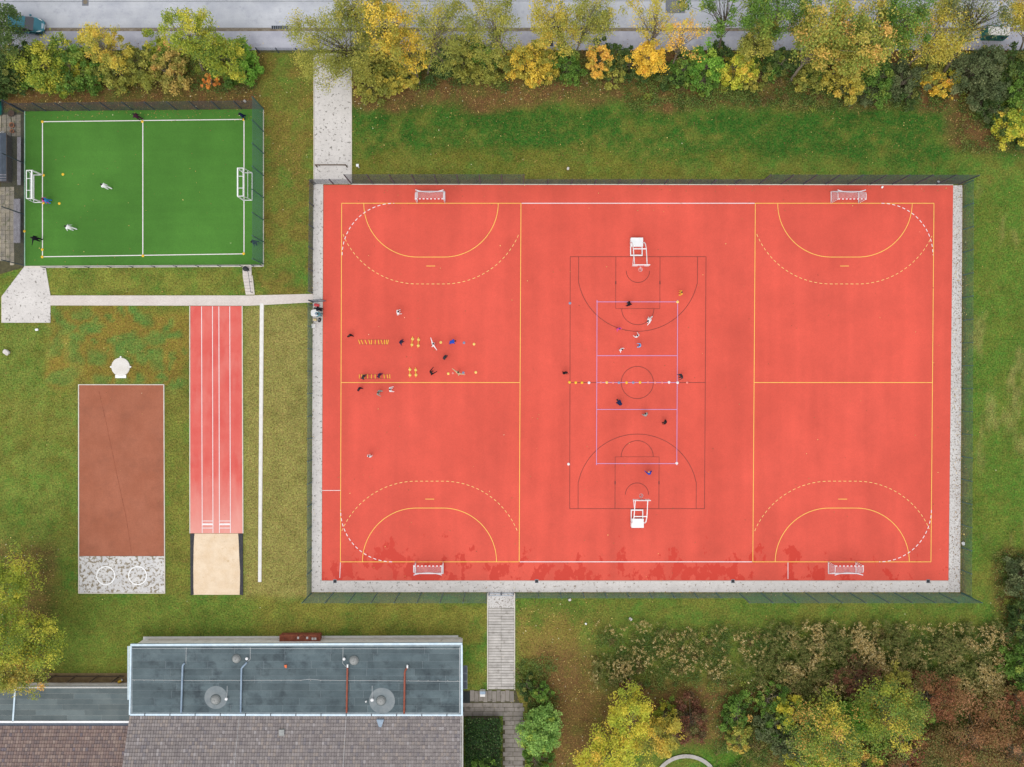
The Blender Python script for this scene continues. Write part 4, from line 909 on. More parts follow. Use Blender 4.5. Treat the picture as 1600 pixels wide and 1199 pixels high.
# ------------------------------------------------------------------ basketball stands
def hoop(label, py_box, s):
    y0 = 386.5 if s > 0 else 810
    t = thing('basketball_stand', label, 'basketball hoop', W(994 if s > 0 else 995.0, y0), 0 if s > 0 else math.pi, 'portable basketball stands')
    sx = 1 if s > 0 else -1
    part('counterweight', MB().box(-0.66,0.66,0.0,0.94,0.05,0.55), M['white'], t)
    part('counterweight_lid', MB().box(-0.68,0.68,-0.02,0.96,0.55,0.60), M['white'], t)
    for q in (-1,1):
        part('base_bar', MB().bar((q*0.64,0.9,0.12),(q*0.64,-0.98,0.12),0.10), M['white'], t)
        part('mast', MB().tube([(q*0.70,0.42,0.3),(q*0.70,0.30,1.3),(q*0.70,0.05,1.95),(q*0.70,-0.55,2.55),(q*0.69,-1.5,2.95),(q*0.66,-2.45,3.25)], [0.06,0.06,0.06,0.055,0.05,0.045], 8), M['white'], t)
        part('stay', MB().tube([(q*0.70,-1.5,2.92),(q*0.80,-2.45,2.75)],0.035,6), M['white'], t)
        part('wheel', MB().tube([(q*0.55,0.98,0.1),(q*0.45,0.98,0.1)],0.1,12), M['black'], t)
    part('base_bar', MB().bar((-0.69,-0.93,0.12),(0.69,-0.93,0.12),0.13), M['white'], t)
    part('cross_bar', MB().bar((-0.70,-0.62,2.58),(0.70,-0.62,2.58),0.10), M['white'], t)
    bb = part('backboard', MB().box(-0.9,0.9,-2.56,-2.50,2.9,3.95), M['white'], t)
    part('frame_mark', MB().bar((-0.3,-2.565,3.1),(0.3,-2.565,3.1),0.04).bar((-0.3,-2.565,3.55),(0.3,-2.565,3.55),0.04).bar((-0.3,-2.565,3.1),(-0.3,-2.565,3.55),0.04).bar((0.3,-2.565,3.1),(0.3,-2.565,3.55),0.04), M['red'], bb)
    part('rim', MB().tube([(0.225*math.cos(R(a)),-2.93+0.225*math.sin(R(a)),3.05) for a in range(0,361,15)],0.022,6,cap=False).bar((0,-2.56,3.05),(0,-2.71,3.05),0.12,0.04), M['pink'], t)
    mb = MB()
    for i in range(14):
        a = 2*math.pi*i/14
        mb.bar((0.22*math.cos(a),-2.93+0.22*math.sin(a),3.04),(0.12*math.cos(a+0.4),-2.93+0.12*math.sin(a+0.4),2.65),0.022)
        mb.bar((0.22*math.cos(a),-2.93+0.22*math.sin(a),3.04),(0.12*math.cos(a-0.4),-2.93+0.12*math.sin(a-0.4),2.65),0.022)
    part('net', mb, M['net'], t)
hoop('white portable basketball stand at the upper end of the black court', 373, 1)
hoop('white portable basketball stand at the lower end of the black court', 823, -1)

# ------------------------------------------------------------------ training discs, hurdles, ladders
CONE = {}
def disc(px, py, m, label, r=0.17, h=0.09, z=0.048):
    r *= 0.8
    key = (m, r, h)
    if key not in CONE:
        me = MB().lathe([(r,0),(r*0.92,0.02),(r*0.45,h),(r*0.36,h+0.005),(r*0.34,h-0.02)],20).mesh('marker_disc', smooth=True); me.materials.append(M[m]); CONE[key] = me
    o = link('marker_disc', CONE[key], None, None, W(px,py,0)+Vector((0,0,z)), (0,0,random.uniform(0,6)))
    return tag(o, label, 'marker disc', 'training marker discs')
ROW = [(889.8,'yellow'),(899.6,'yellow'),(909.4,'yellow'),(920.3,'white'),(938.7,'pink'),(948,'paleyellow'),(958,'pink'),(967,'greyblue'),(979,'yellow'),(989.3,'greyblue'),(1000,'yellow'),(1012.4,'pink'),(1023.5,'pink'),(1034.6,'pink'),(1045.3,'white'),(1058.6,'white')]
CN = {'yellow':'yellow','paleyellow':'pale yellow','white':'white','pink':'salmon pink','greyblue':'grey blue','orange':'orange'}
ORD = ['first','second','third','fourth','fifth','sixth','seventh','eighth','ninth','tenth','eleventh','twelfth','thirteenth','fourteenth','fifteenth','sixteenth']
for i, (x, m) in enumerate(ROW): disc(x, 597.9 + random.uniform(-0.4,0.4), m, '%s marker disc, %s from the left in the row across the halfway line' % (CN[m], ORD[i]), 0.15 if m == 'pink' else 0.19)
for x, y, m, l in ((890.5,474,'greyblue','grey blue marker disc on the left basketball sideline'),(1058.7,472,'paleyellow','pale yellow marker disc on the upper right volleyball corner'),(888.3,725.3,'white','white marker disc on the left basketball sideline near its lower end'),(1057.4,724,'white','white marker disc on the lower right volleyball corner'),
    (688.7,535.2,'paleyellow','pale yellow marker disc between the white and the blue dressed players'),(725,535.8,'greyblue','grey blue marker disc right of the blue dressed player'),(740.7,538,'paleyellow','pale yellow marker disc at the right end of the upper drill row'),
    (700.5,584,'paleyellow','pale yellow marker disc in the lower drill row beside the black dressed player'),(707.7,583.2,'pink','salmon marker disc left of the player in beige'),(724,582.6,'greyblue','grey blue marker disc right of the player in beige'),(743.5,582,'paleyellow','pale yellow marker disc at the right end of the lower drill row'),
    (1073.5,598,'pink','salmon marker disc just right of the halfway row')):
    disc(x, y, m, l, 0.19 if m != 'pink' else 0.15)
for x, y, l in ((66.6,190.6,'top left corner of the green pitch'),(222.7,190.3,'upper end of the green pitch halfway line'),(381,187.2,'top right corner of the green pitch'),(98.7,272.8,'open turf in front of the left goal, upper one'),(93,318.3,'open turf in front of the left goal, lower one'),(68.3,274.2,'goal line at the upper post of the left goal'),(68,317.4,'goal line at the lower post of the left goal'),
    (66.4,390.3,'left line just above the bottom left pitch corner'),(66.4,401.7,'bottom left corner of the green pitch'),(223.7,400,'lower end of the green pitch halfway line'),(381,396.6,'bottom right corner of the green pitch'),(38.9,361.8,'kerb left of the green pitch')):
    disc(x, y, 'yellow', 'yellow marker disc on the ' + l, 0.19, z=0.057 if x > 40 else 0.10)
def hurdle(label, a, b):
    a, b = W(*a), W(*b); t = thing('cone_hurdle', label, 'hurdle', a, 0, 'yellow cone hurdles')
    d = b-a
    for q in (Vector((0,0,0.05)), d+Vector((0,0,0.05))):
        part('cone', MB().lathe([(0.16,0),(0.16,0.03),(0.12,0.04),(0.05,0.30),(0.0,0.31)],18,q), M['paleyellow'], t, True)
    n_ = d.normalized()*0.28
    part('pole', MB().tube([-n_+Vector((0,0,0.30)), d+n_+Vector((0,0,0.30))],0.032,8), M['yellow'], t)
hurdle('upper left cone hurdle of the drill course', (644.8,529.9), (643.9,538.9))
hurdle('upper right cone hurdle of the drill course', (654.1,531.0), (653.7,540.3))
hurdle('lower left cone hurdle of the drill course', (640.6,577.7), (640.7,586.2))
hurdle('lower right cone hurdle of the drill course', (649.7,578.4), (650.1,586.0))
def ladder(label, rungs, y0, y1):
    t = thing('agility_ladder', label, 'agility ladder', W(rungs[0][0], y0), 0, 'agility ladders')
    o = t.location
    for a, b in rungs: part('rung', MB().bar(W(a,y0)-o+Vector((0,0,0.066)), W(b,y1)-o+Vector((0,0,0.066)),0.065,0.015), M['yellow'], t)
    for yy, k_ in ((y0,0),(y1,1)):
        pts = [W(r[k_],yy)-o+Vector((0,0,0.062)) for r in rungs]
        mb = MB()
        for p, q in zip(pts, pts[1:]): mb.bar(p, q, 0.03, 0.006)
        part('strap', mb, M['pipered'], t)
ladder('upper agility ladder with slanting yellow rungs', [(560.3,562.8),(564.3,567.3),(570.3,573.2),(576.5,578.3),(580.8,580.4),(586.5,586.4),(591,592.4),(595.5,597.6),(600.8,600.6),(604,603.5),(607,605.6)], 531.2, 538.2)
ladder('lower agility ladder with two players stepping through it', [(561.5,561.8),(565.3,565.6),(569,569.2),(574.4,574.6),(580.6,580.3),(586.2,586.5),(594,593.6),(600,600.6),(604.8,606.2),(609,609.4)], 585.2, 591.6)

# ------------------------------------------------------------------ table group at the court gate
tb = thing('camping_table', 'white round-cornered table on the paving by the court gate', 'table', W(493.6,490.2))
part('table_top', MB().prism([(0.36*math.copysign(abs(math.cos(R(a)))**0.5,math.cos(R(a)))*1.1,0.36*math.copysign(abs(math.sin(R(a)))**0.5,math.sin(R(a)))) for a in range(0,360,12)],0.68,0.72), M['white'], tb)
for a in (-1,1):
    for b in (-1,1): part('leg', MB().bar((a*0.28,b*0.26,0.03),(a*0.26,b*0.24,0.68),0.035), M['white'], tb)
bt = thing('bowl', 'small glass bowl on the white table', 'bowl', W(494.0,490.4,0.72)); part('dish', MB().lathe([(0.05,0),(0.12,0.05),(0.14,0.08),(0.12,0.08),(0.05,0.02),(0,0.02)],18), M['pipeblue'], bt, True)
def bag(name, label, px, py, m, sx, sy, sz, rz=0.0, strap=None):
    t = thing(name, label, 'bag', W(px,py), rz)
    part('body', MB().add(*softbox(sx,sy,sz)), M[m], t, True)
    part('strap', MB().tube([(-sx*0.3,0,sz*0.95),(-sx*0.15,0,sz*1.3),(sx*0.15,0,sz*1.3),(sx*0.3,0,sz*0.95)],0.018,6), M[strap or m], t)
    return t
def softbox(sx, sy, sz, n=12, m_=6):
    V, F = [], []
    for j in range(m_+1):
        ph = -math.pi/2 + math.pi*j/m_
        for i in range(n):
            th = 2*math.pi*i/n
            f = lambda v: math.copysign(abs(v)**0.5, v)
            V.append((sx/2*f(math.cos(ph))*f(math.cos(th)), sy/2*f(math.cos(ph))*f(math.sin(th)), sz/2 + 0.03 + sz/2*f(math.sin(ph))))
    for j in range(m_):
        for i in range(n): F.append((j*n+i, j*n+(i+1)%n, (j+1)*n+(i+1)%n, (j+1)*n+i))
    return V, F
M['bagred'] = mat('red_nylon', A(232,88,92), A(222,76,84), scale=6, rough=0.7)
M['bagyellow'] = mat('cream_nylon', A(232,212,160), A(222,200,146), scale=6, rough=0.7)
bag('sports_bag','salmon red sports bag on the paving beside the court gate',495.5,477.3,'bagred',0.62,0.34,0.3,R(-12))
bag('tote_bag','cream cloth bag on the paving below the white table',492.8,500,'bagyellow',0.42,0.28,0.3)
bag('backpack','black backpack at the court edge below the white table',499.9,500.6,'black',0.30,0.5,0.35,R(-15),'white')
cb = thing('cool_box','small white cool box on the paving near the court edge','box',W(490.8,510))
part('body', MB().box(-0.19,0.19,-0.22,0.22,0.03,0.33), M['white'], cb); part('lid', MB().box(-0.2,0.2,-0.23,0.23,0.33,0.38), M['offwhite'], cb)

# ------------------------------------------------------------------ terrace left of the green pitch
ter = struct('terrace', MB().sheet([W(-40,176),W(37.5,176),W(37.5,418),W(-40,440)], 0.012), M['joint'])
tm = MB().box(0,0.46,0,0.46,-0.01,0.04).mesh('paving_slab'); tm.materials.append(M['slabmoss'])
for r in range(18):
    for c in range(7):
        px = -26 + c*7.0; py = 299 + r*6.8
        if px > 31 or (px < 14 and py > 414): continue
        p = W(px, py); link('paving_slab', tm, None, ter, (p.x+random.uniform(-0.012,0.012), p.y+random.uniform(-0.012,0.012), random.uniform(-0.006,0.012)), (0,0,random.uniform(-0.02,0.02)))
for r in range(5):
    for c in range(6):
        p = W(-12 + c*7.6, 186 + r*6.8); link('paving_slab', sb if False else tm, None, ter, (p.x, p.y, random.uniform(-0.006,0.012)), (0,0,random.uniform(-0.03,0.03)))
sh = thing('garden_shed', 'low shed with dark corrugated roof left of the green pitch', 'shed', W(-4,250))
shw, shd = 3.4, 5.3
part('wall', MB().box(-shw/2+0.1,shw/2-0.1,-shd/2+0.1,shd/2-0.1,0,0.95), M['wooddark'], sh)
nrib = 34; mb = MB()
for i in range(nrib):
    xx = -shw/2 + shw*i/nrib; w = shw/nrib
    mb.add([(xx,-shd/2,1.0),(xx+w/2,-shd/2,1.03),(xx+w,-shd/2,1.0),(xx,shd/2,1.06),(xx+w/2,shd/2,1.09),(xx+w,shd/2,1.06)], [(0,1,4,3),(1,2,5,4)])
part('roof', mb, M['darkdeck'], sh)
part('roof_edge', MB().bar((shw/2,-shd/2,1.02),(shw/2,shd/2,1.08),0.06), M['wooddark'], sh)
for j in range(3): part('roof_plank', MB().bar((-shw/2,-shd/2+0.12+j*0.3,1.06),(shw/2-0.05,-shd/2+0.14+j*0.28,1.07),0.07,0.04), M['wood'], sh)
def bench(label, x0, x1, y0, y1, n, z):
    c = W((x0+x1)/2,(y0+y1)/2); t = thing('timber_bench', label, 'bench', c, 0, 'timber benches left of the pitch')
    a, b = W(x0,y1)-c, W(x1,y0)-c; w = (b.x-a.x)/n
    for i in range(n): part('plank', MB().box(a.x+i*w+0.008, a.x+(i+1)*w-0.008, a.y+random.uniform(-0.05,0.05), b.y+random.uniform(-0.05,0.05), z-0.045, z+random.uniform(-0.008,0.008)), M['wood'], t)
    for f in (0.12,0.5,0.88): part('trestle', MB().box(a.x+0.03,b.x-0.03,a.y+(b.y-a.y)*f-0.05,a.y+(b.y-a.y)*f+0.05,0,z-0.045), M['wooddark'], t)
bench('weathered grey plank bench beside the shed', 30.2, 36.0, 216, 291, 4, 0.42)
bench('long weathered plank bench below the shed', 24.5, 35.2, 312.5, 381, 6, 0.42)
def pot(name, label, px, py, r, m):
    t = thing(name, label, 'plant pot', W(px,py)); part('pot', MB().lathe([(r*0.7,0),(r,0.3),(r*1.08,0.31),(r*1.08,0.36),(r*0.88,0.36),(r*0.85,0.3),(0,0.3)],20), M[m], t, True)
    part('earth', MB().lathe([(r*0.85,0.30),(0.01,0.315)],16), M['soil'], t)
pot('plant_pot','terracotta pot between the shed and the pitch corner',21,197,0.27,'terracotta')
pot('plant_pot','smaller reddish pot just above the plank bench',21.3,206.3,0.2,'terracotta')
pot('plant_pot','wide brown oval tub by the top left pitch corner',20,179,0.36,'wooddark')
ch = thing('garden_chair','white metal garden chair standing above the shed','chair',W(12,214,0), R(25))
part('seat', MB().box(-0.22,0.22,-0.22,0.22,0.42,0.45), M['white'], ch)
part('backrest', MB().bar((-0.22,0.22,0.5),(-0.22,0.27,0.95),0.03).bar((0.22,0.22,0.5),(0.22,0.27,0.95),0.03).bar((-0.22,0.27,0.95),(0.22,0.27,0.95),0.03).bar((-0.22,0.25,0.75),(0.22,0.25,0.75),0.03), M['white'], ch)
for a in (-0.2,0.2):
    for b in (-0.2,0.2): part('leg', MB().bar((a,b,0),(a,b,0.43),0.03), M['white'], ch)
tp = thing('tarpaulin','teal tarpaulin heap at the left picture edge above the shed','tarpaulin',W(-6,170)); part('sheet', MB().add(*softbox(1.8,1.9,0.8)), M['teal'], tp, True)

# ------------------------------------------------------------------ car and container on the street
def car(label, px, py, rz):
    t = thing('parked_car', label, 'car', W(px,py,0)+Vector((0,0,0.012)), rz)
    # sections along +x (front): x, half width, z bottom, z belt/top
    S = [(-2.05,0.70,0.42,0.78),(-1.98,0.80,0.28,0.92),(-1.6,0.86,0.20,0.98),(-0.6,0.88,0.18,0.97),(0.5,0.88,0.18,0.95),(1.0,0.87,0.18,0.92),(1.5,0.83,0.20,0.82),(1.85,0.72,0.26,0.70),(2.03,0.52,0.38,0.58)]
    V, F = [], []
    for x, w, z0, z1 in S:
        zm = (z0+z1)/2
        V += [(x,-w*0.92,z0),(x,-w,zm),(x,-w*0.95,z1-0.03),(x,-w*0.80,z1),(x,0,z1+0.035),(x,w*0.80,z1),(x,w*0.95,z1-0.03),(x,w,zm),(x,w*0.92,z0)]
    for i in range(len(S)-1):
        for k_ in range(8): F.append((i*9+k_, (i+1)*9+k_, (i+1)*9+k_+1, i*9+k_+1))
    F += [tuple(range(9)), tuple((len(S)-1)*9+k_ for k_ in range(8,-1,-1))]
    part('body', MB().add(V,F), M['carpaint'], t, True)
    G = [(-1.95,0.72,0.92),(-1.55,0.66,1.38),(-0.9,0.64,1.45),(-0.1,0.64,1.44),(0.35,0.63,1.36),(1.05,0.72,0.92)]
    def cab(name, i0, i1, m, up=0.0, inset=1.0):
        V, F = [], []
        for x, w, z in G[i0:i1+1]: V += [(x,-w*inset,z+up),(x,0,z+up+0.03),(x,w*inset,z+up)]
        for i in range(i1-i0):
            for k_ in range(2): F.append((i*3+k_, (i+1)*3+k_, (i+1)*3+k_+1, i*3+k_+1))
        return part(name, MB().add(V,F), M[m], t, True)
    cab('roof', 1, 4, 'carpaint'); cab('windscreen', 4, 5, 'cardark'); cab('rear_window', 0, 1, 'cardark')
    for s in (-1,1):
        part('side_window', MB().add([(-1.95,s*0.72,0.92),(-1.55,s*0.66,1.38),(-0.9,s*0.64,1.45),(-0.1,s*0.64,1.44),(0.35,s*0.63,1.36),(1.05,s*0.72,0.92),(0.5,s*0.84,0.93),(-1.6,s*0.82,0.95)], [(0,7,1),(1,7,2),(2,7,6,3),(3,6,4),(4,6,5)]), M['cardark'], t)
        part('headlamp', MB().add([(1.35,s*0.76,0.875),(1.72,s*0.70,0.80),(1.90,s*0.52,0.735),(1.62,s*0.60,0.845)], [(0,1,2,3)] if s < 0 else [(3,2,1,0)]), M['lamp'], t)
        part('mirror', MB().box(0.55,0.72,s*0.98-0.08,s*0.98+0.08,0.88,1.02), M['carpaint'], t)
        for x in (-1.3,1.28):
            wl_ = part('wheel', MB().tube([(x,s*0.66,0.3),(x,s*0.87,0.3)],0.3,20), M['tyre'], t)
            part('rim', MB().tube([(x,s*0.86,0.3),(x,s*0.885,0.3)],0.19,16), M['steel'], wl_)
    part('grille', MB().add([(1.83,-0.3,0.765),(1.83,0.3,0.765),(2.0,0.25,0.66),(2.0,-0.25,0.66)],[(0,1,2,3)]), M['zinc'], t)
    part('number_plate', MB().box(2.03,2.05,-0.26,0.26,0.42,0.53), M['white'], t)
car('dark teal car parked half under the tree at the top left', 45.5, 43.0, R(-5))
ct = thing('recycling_container','green steel recycling container with pale flat top at the top right','container',W(1548,57.5,0)+Vector((0,0,0.1)), R(-1))
part('body', MB().add([(-1.25,-0.55,0.1),(1.25,-0.55,0.1),(1.25,0.55,0.1),(-1.25,0.55,0.1),(-1.2,-0.5,1.4),(1.2,-0.5,1.4),(1.2,0.5,1.4),(-1.2,0.5,1.4)],[(0,3,2,1),(0,1,5,4),(1,2,6,5),(2,3,7,6),(3,0,4,7),(4,5,6,7)]), M['green'], ct)
part('lid', MB().box(-1.16,1.19,-0.50,0.46,1.40,1.46), M['offwhite'], ct)
part('rim', MB().bar((-1.22,0.52,1.40),(1.22,0.52,1.40),0.08), M['green'], ct)
for s in (-0.6,0.6): part('inlet', MB().lathe([(0.16,0),(0.16,0.03),(0.12,0.04),(0,0.0)],16,(s,-0.56,1.0)), M['black'], ct)

# ------------------------------------------------------------------ loose stones, litter
def stone(label, px, py, r, m='stone', cat='stone', name='stone'):
    V, F = softbox(r*2, r*1.6, r*1.1, 9, 5); V = [(a*random.uniform(0.85,1.1), b*random.uniform(0.85,1.1), c) for a, b, c in V]
    o = link(name, MB().add(V,F).mesh(name), M[m], None, W(px,py), (0,0,random.uniform(0,3))); tag(o, label, cat)
stone('round pale stone in the grass at the left picture edge', 12, 551, 0.36)
stone('white scrap of paper in the grass below the forecourt', 58.5, 515.5, 0.18, 'white', 'litter', 'paper_scrap')
stone('flat pale stone in the grass below the lower court fence', 985, 967, 0.2)
stone('small white scrap in the grass left of the flat pale stone', 915.3, 974.5, 0.12, 'white', 'litter', 'paper_scrap')
stone('beige stone close under the lower court fence', 890, 937, 0.17)
stone('pinkish stone in the lawn above the middle of the court', 887.5, 264, 0.17)
stone('white crumpled scrap outside the lower right court fence', 1504, 849, 0.2, 'white', 'litter', 'paper_scrap')
stone('pale yellow scrap outside the lower right court fence', 1505.5, 834.8, 0.1, 'paleyellow', 'litter', 'paper_scrap')
stone('white bottle cap like scrap on the upper right court edge', 1377.8, 293, 0.14, 'white', 'litter', 'paper_scrap')
stone('white scrap leaning on the fence at the top right court corner', 1465.5, 284.5, 0.14, 'white', 'litter', 'paper_scrap')
stone('grey boulder at the brown bank above the pitch corner', 383, 159, 0.17)
ar = struct('garden_kerb', MB().ribbon([W(1072+52*math.cos(R(a)), 1233+52*math.sin(R(a))) for a in range(200,341,7)], 0.42, 0.14), M['slab'])

# ------------------------------------------------------------------ people
def cloth(name, c): 
    return mat('cloth_'+name, A(*c), A(*[min(255,v*1.12+4) for v in c]), scale=14, rough=0.9, spec=0.1)
CL = {k: cloth(k, v) for k, v in dict(white=(232,230,230),black=(26,26,32),navy=(28,38,72),royal=(40,72,168),charcoal=(52,54,62),grey=(150,152,148),sage=(138,148,140),beige=(186,168,132),
    maroon=(62,30,48),purple=(58,38,74),yellow=(232,172,66),pink=(214,82,150),teal=(96,140,150),lightblue=(130,176,220),jeans=(64,92,158),skyblue=(48,128,200)).items()}
SK = {k: mat('skin_'+k, A(*v), rough=0.6) for k, v in dict(fair=(228,178,150),tan=(196,146,112)).items()}
HR = {k: mat('hair_'+k, A(*v), rough=0.7) for k, v in dict(dark=(38,32,30),brown=(84,60,42),blond=(190,158,104),blue=(34,60,140)).items()}
def rotv(v, axis, deg): return Matrix.Rotation(R(deg), 3, axis) @ Vector(v)
PEOPLE = []
def person(label, px, py, face, top, low, shoes='white', hair='dark', skin='fair', H=1.7, lean=5, arms=((20,-10),(20,-10)), el=(20,20), legs=((10,10),(-10,5)), long=True, shorts=False, z0=0.05, carry=None):
    """face: heading in degrees (0 = right of the picture, 90 = up). arms: per side (out from body, forward swing); el: elbow bend; legs: per side (hip swing, knee bend)"""
    PEOPLE.append(dict(label=label, px=px, py=py, face=face, top=top, low=low, shoes=shoes, hair=hair, skin=skin, H=H, lean=lean, arms=arms, el=el, legs=legs, long=long, shorts=shorts, z0=z0))
def skeleton(p):
    s = p['H']/1.75; J = {}; Bn = []
    # local frame: forward +x, left +y, up +z
    hipz = 0.93
    L = {}
    foot_low = 9
    for side, (hip, knee) in zip((1,-1), p['legs']):
        hip *= 0.7; knee *= 0.7
        h = Vector((0, side*0.095, 0)); th = Vector((math.sin(R(hip)), side*0.05, -math.cos(R(hip))))*0.43
        sh_ = Vector((math.sin(R(hip-knee)), side*0.01, -math.cos(R(hip-knee))))*0.42
        k = h+th; a = k+sh_; toe = a + rotv((0.17,side*0.03,-0.05), 'Y', 0); heel = a + Vector((-0.05,0,-0.05))
        L[side] = (h,k,a,toe,heel); foot_low = min(foot_low, a.z-0.085)
    pel = Vector((0,0,-foot_low))
    for side in (1,-1): L[side] = tuple(q+pel for q in L[side])
    def up(v): return pel + rotv(v, 'Y', p['lean'])
    spine, chest, neck, headb, headm, headt = up((0,0,0.18)), up((0.01,0,0.40)), up((0.0,0,0.545)), up((0.02,0,0.63)), up((0.03,0,0.70)), up((0.02,0,0.775))
    Ar = {}
    for side, (out, fw), e in zip((1,-1), p['arms'], p['el']):
        s0 = up((0,side*0.20,0.475))
        d = Vector((0,0,-1)); out = out if out >= 65 else out*0.35; e = e*0.6 if out >= 65 else min(e,45); fw *= 0.6; d = rotv(d,'Y',-fw); d = Vector((d.x, side*math.sin(R(out)), d.z*math.cos(R(out)))).normalized()
        d = rotv(d,'Y',p['lean']*0.5)
        f = rotv(d,'Y',-e); 
        eb = s0+d*0.28; wr = eb+f.normalized()*0.25; ha = wr+f.normalized()*0.09
        Ar[side] = (s0,eb,wr,ha,f.normalized())
    return s, pel, spine, chest, neck, headb, headm, headt, L, Ar
def build_people():
    tmp = []
    for p in PEOPLE:
        s, pel, spine, chest, neck, headb, headm, headt, L, Ar = skeleton(p)
        V = [pel, spine, chest, neck, headb, headm, headt]; E = [(0,1),(1,2),(2,3),(3,4),(4,5),(5,6)]
        rad = [(0.125,0.12),(0.125,0.115),(0.145,0.13),(0.06,0.06),(0.07,0.075),(0.088,0.105),(0.065,0.08)]
        for side in (1,-1):
            h,k,a,toe,heel = L[side]; b = len(V)
            V += [h, h.lerp(k,0.5), k, k.lerp(a,0.4), a, toe]; E += [(0,b),(b,b+1),(b+1,b+2),(b+2,b+3),(b+3,b+4),(b+4,b+5)]
            rad += [(0.10,0.10),(0.085,0.085),(0.062,0.062),(0.062,0.062),(0.045,0.045),(0.042,0.035)]
            s0,eb,wr,ha,f = Ar[side]; b = len(V)
            V += [s0, s0.lerp(eb,0.5), eb, wr, ha]; E += [(2,b),(b,b+1),(b+1,b+2),(b+2,b+3),(b+3,b+4)]
            rad += [(0.07,0.07),(0.055,0.055),(0.045,0.045),(0.030,0.030),(0.042,0.022)]
        me = bpy.data.meshes.new('body'); me.from_pydata([tuple(v*s) for v in V], E, [])
        o = bpy.data.objects.new('tmp_body', me); COL.objects.link(o)
        o.modifiers.new('Skin','SKIN'); 
        for i, r in enumerate(rad):
            sv_ = me.skin_vertices[0].data[i]; g_ = 1.1 if 4 <= i <= 6 else (1.5 if i < 4 else 1.32); sv_.radius = (r[0]*s*g_, r[1]*s*g_); sv_.use_root = (i == 0)
        m_ = o.modifiers.new('Sub','SUBSURF'); m_.levels = 1; m_.render_levels = 1
        tmp.append((o, V, s))
    bpy.context.view_layer.update(); dg = bpy.context.evaluated_depsgraph_get()
    for p, (o, V, s) in zip(PEOPLE, tmp):
        me = bpy.data.meshes.new_from_object(o.evaluated_get(dg), depsgraph=dg); me.name = 'body'
        _, pel, spine, chest, neck, headb, headm, headt, L, Ar = skeleton(p)
        # clothing regions by the nearest limb
        segs = [(pel,chest,0),(chest,neck,0),(neck,headt,2)]
        for side in (1,-1):
            h,k,a,toe,heel = L[side]; segs += [(h,k,1),(k,a,2 if p['shorts'] else 1),(a,toe,3)]
            s0,eb,wr,ha,f = Ar[side]; segs += [(s0,eb,0),(eb,wr,0 if p['long'] else 2),(wr,ha,2)]
        A0 = np.array([tuple(a*s) for a,b,c in segs]); B0 = np.array([tuple(b*s) for a,b,c in segs]); mi = np.array([c for a,b,c in segs])
        n = len(me.polygons); cen = np.zeros(n*3); me.polygons.foreach_get('center', cen); cen = cen.reshape(-1,3)
        d = B0-A0; t = np.clip(((cen[:,None]-A0[None])*d[None]).sum(-1)/np.maximum((d*d).sum(-1),1e-9),0,1)
        dist = np.linalg.norm(cen[:,None]-(A0[None]+t[...,None]*d[None]),axis=-1)
        idx = mi[dist.argmin(1)]
        bm_ = bmesh.new(); bm_.from_mesh(me)
        for f_, k_ in zip(bm_.faces, idx): f_.material_index = int(k_); f_.smooth = True
        # fingers, nose, ears and eyes join the body surface
        extra = MB()
        for side in (1,-1):
            s0,eb,wr,ha,f = Ar[side]; lat = f.cross(Vector((0,0,1)))
            lat = lat.normalized() if lat.length > 1e-3 else Vector((0,1,0)); pal = lat.cross(f).normalized()
            for j, ln in enumerate((0.062,0.072,0.068,0.052)):
                r0 = wr.lerp(ha,0.85)+lat*(0.027-0.018*j); r1 = r0+f*ln*0.55; r2 = r1+(f*0.8-pal*0.6).normalized()*ln*0.5
                extra.tube([r0*s,r1*s,r2*s],[0.0095*s,0.0088*s,0.007*s],6,2)
            r0 = wr.lerp(ha,0.35)+lat*0.03; extra.tube([r0*s,(r0+lat*0.025+f*0.03)*s,(r0+lat*0.03+f*0.06)*s],[0.011*s,0.010*s,0.008*s],6,2)
        lean = p['lean']; fw = rotv((1,0,0),'Y',lean); lt = Vector((0,1,0)); upv = rotv((0,0,1),'Y',lean)
        nb = headm+fw*0.095; extra.tube([(nb+upv*0.02)*s,(nb+fw*0.022-upv*0.015)*s,(nb-upv*0.022)*s],[0.008*s,0.014*s,0.010*s],6,2)
        mo = headm+fw*0.085-upv*0.05; extra.tube([(mo-lt*0.025)*s,(mo+lt*0.025)*s],0.007*s,5,4)
        for q in (1,-1):
            e0 = headm+lt*q*0.085; extra.tube([(e0+upv*0.025)*s,(e0+lt*q*0.018)*s,(e0-upv*0.03)*s],[0.008*s,0.016*s,0.009*s],6,2)
            ey = headm+fw*0.088+lt*q*0.032+upv*0.012; extra.tube([(ey-lt*0.01)*s,(ey+lt*0.01)*s],0.009*s,6,4)
        base = [bm_.verts.new(v) for v in extra.v]
        for f_, k_ in zip(extra.f, extra.m):
            try:
                nf = bm_.faces.new([base[i_] for i_ in f_]); nf.material_index = k_; nf.smooth = True
            except ValueError: pass
        bm_.to_mesh(me); bm_.free(); me.materials.clear()
        for m_ in (CL[p['top']], CL[p['low']], SK[p['skin']], CL[p['shoes']], HR['dark']): me.materials.append(m_)
        bpy.data.objects.remove(o)
        g = W(p['px'],p['py'],0.8*p['H']/1.55 if abs(p['lean']) < 40 else 0.5); g.z = p['z0']
        t_ = thing('person', p['label'], 'person', g, R(p['face']), 'players and helpers')
        link('body', me, None, t_)
        # hair as a shell over the skull
        hb = MB(); hc = headm+upv*0.035-fw*0.012; Vv, Ff = [], []
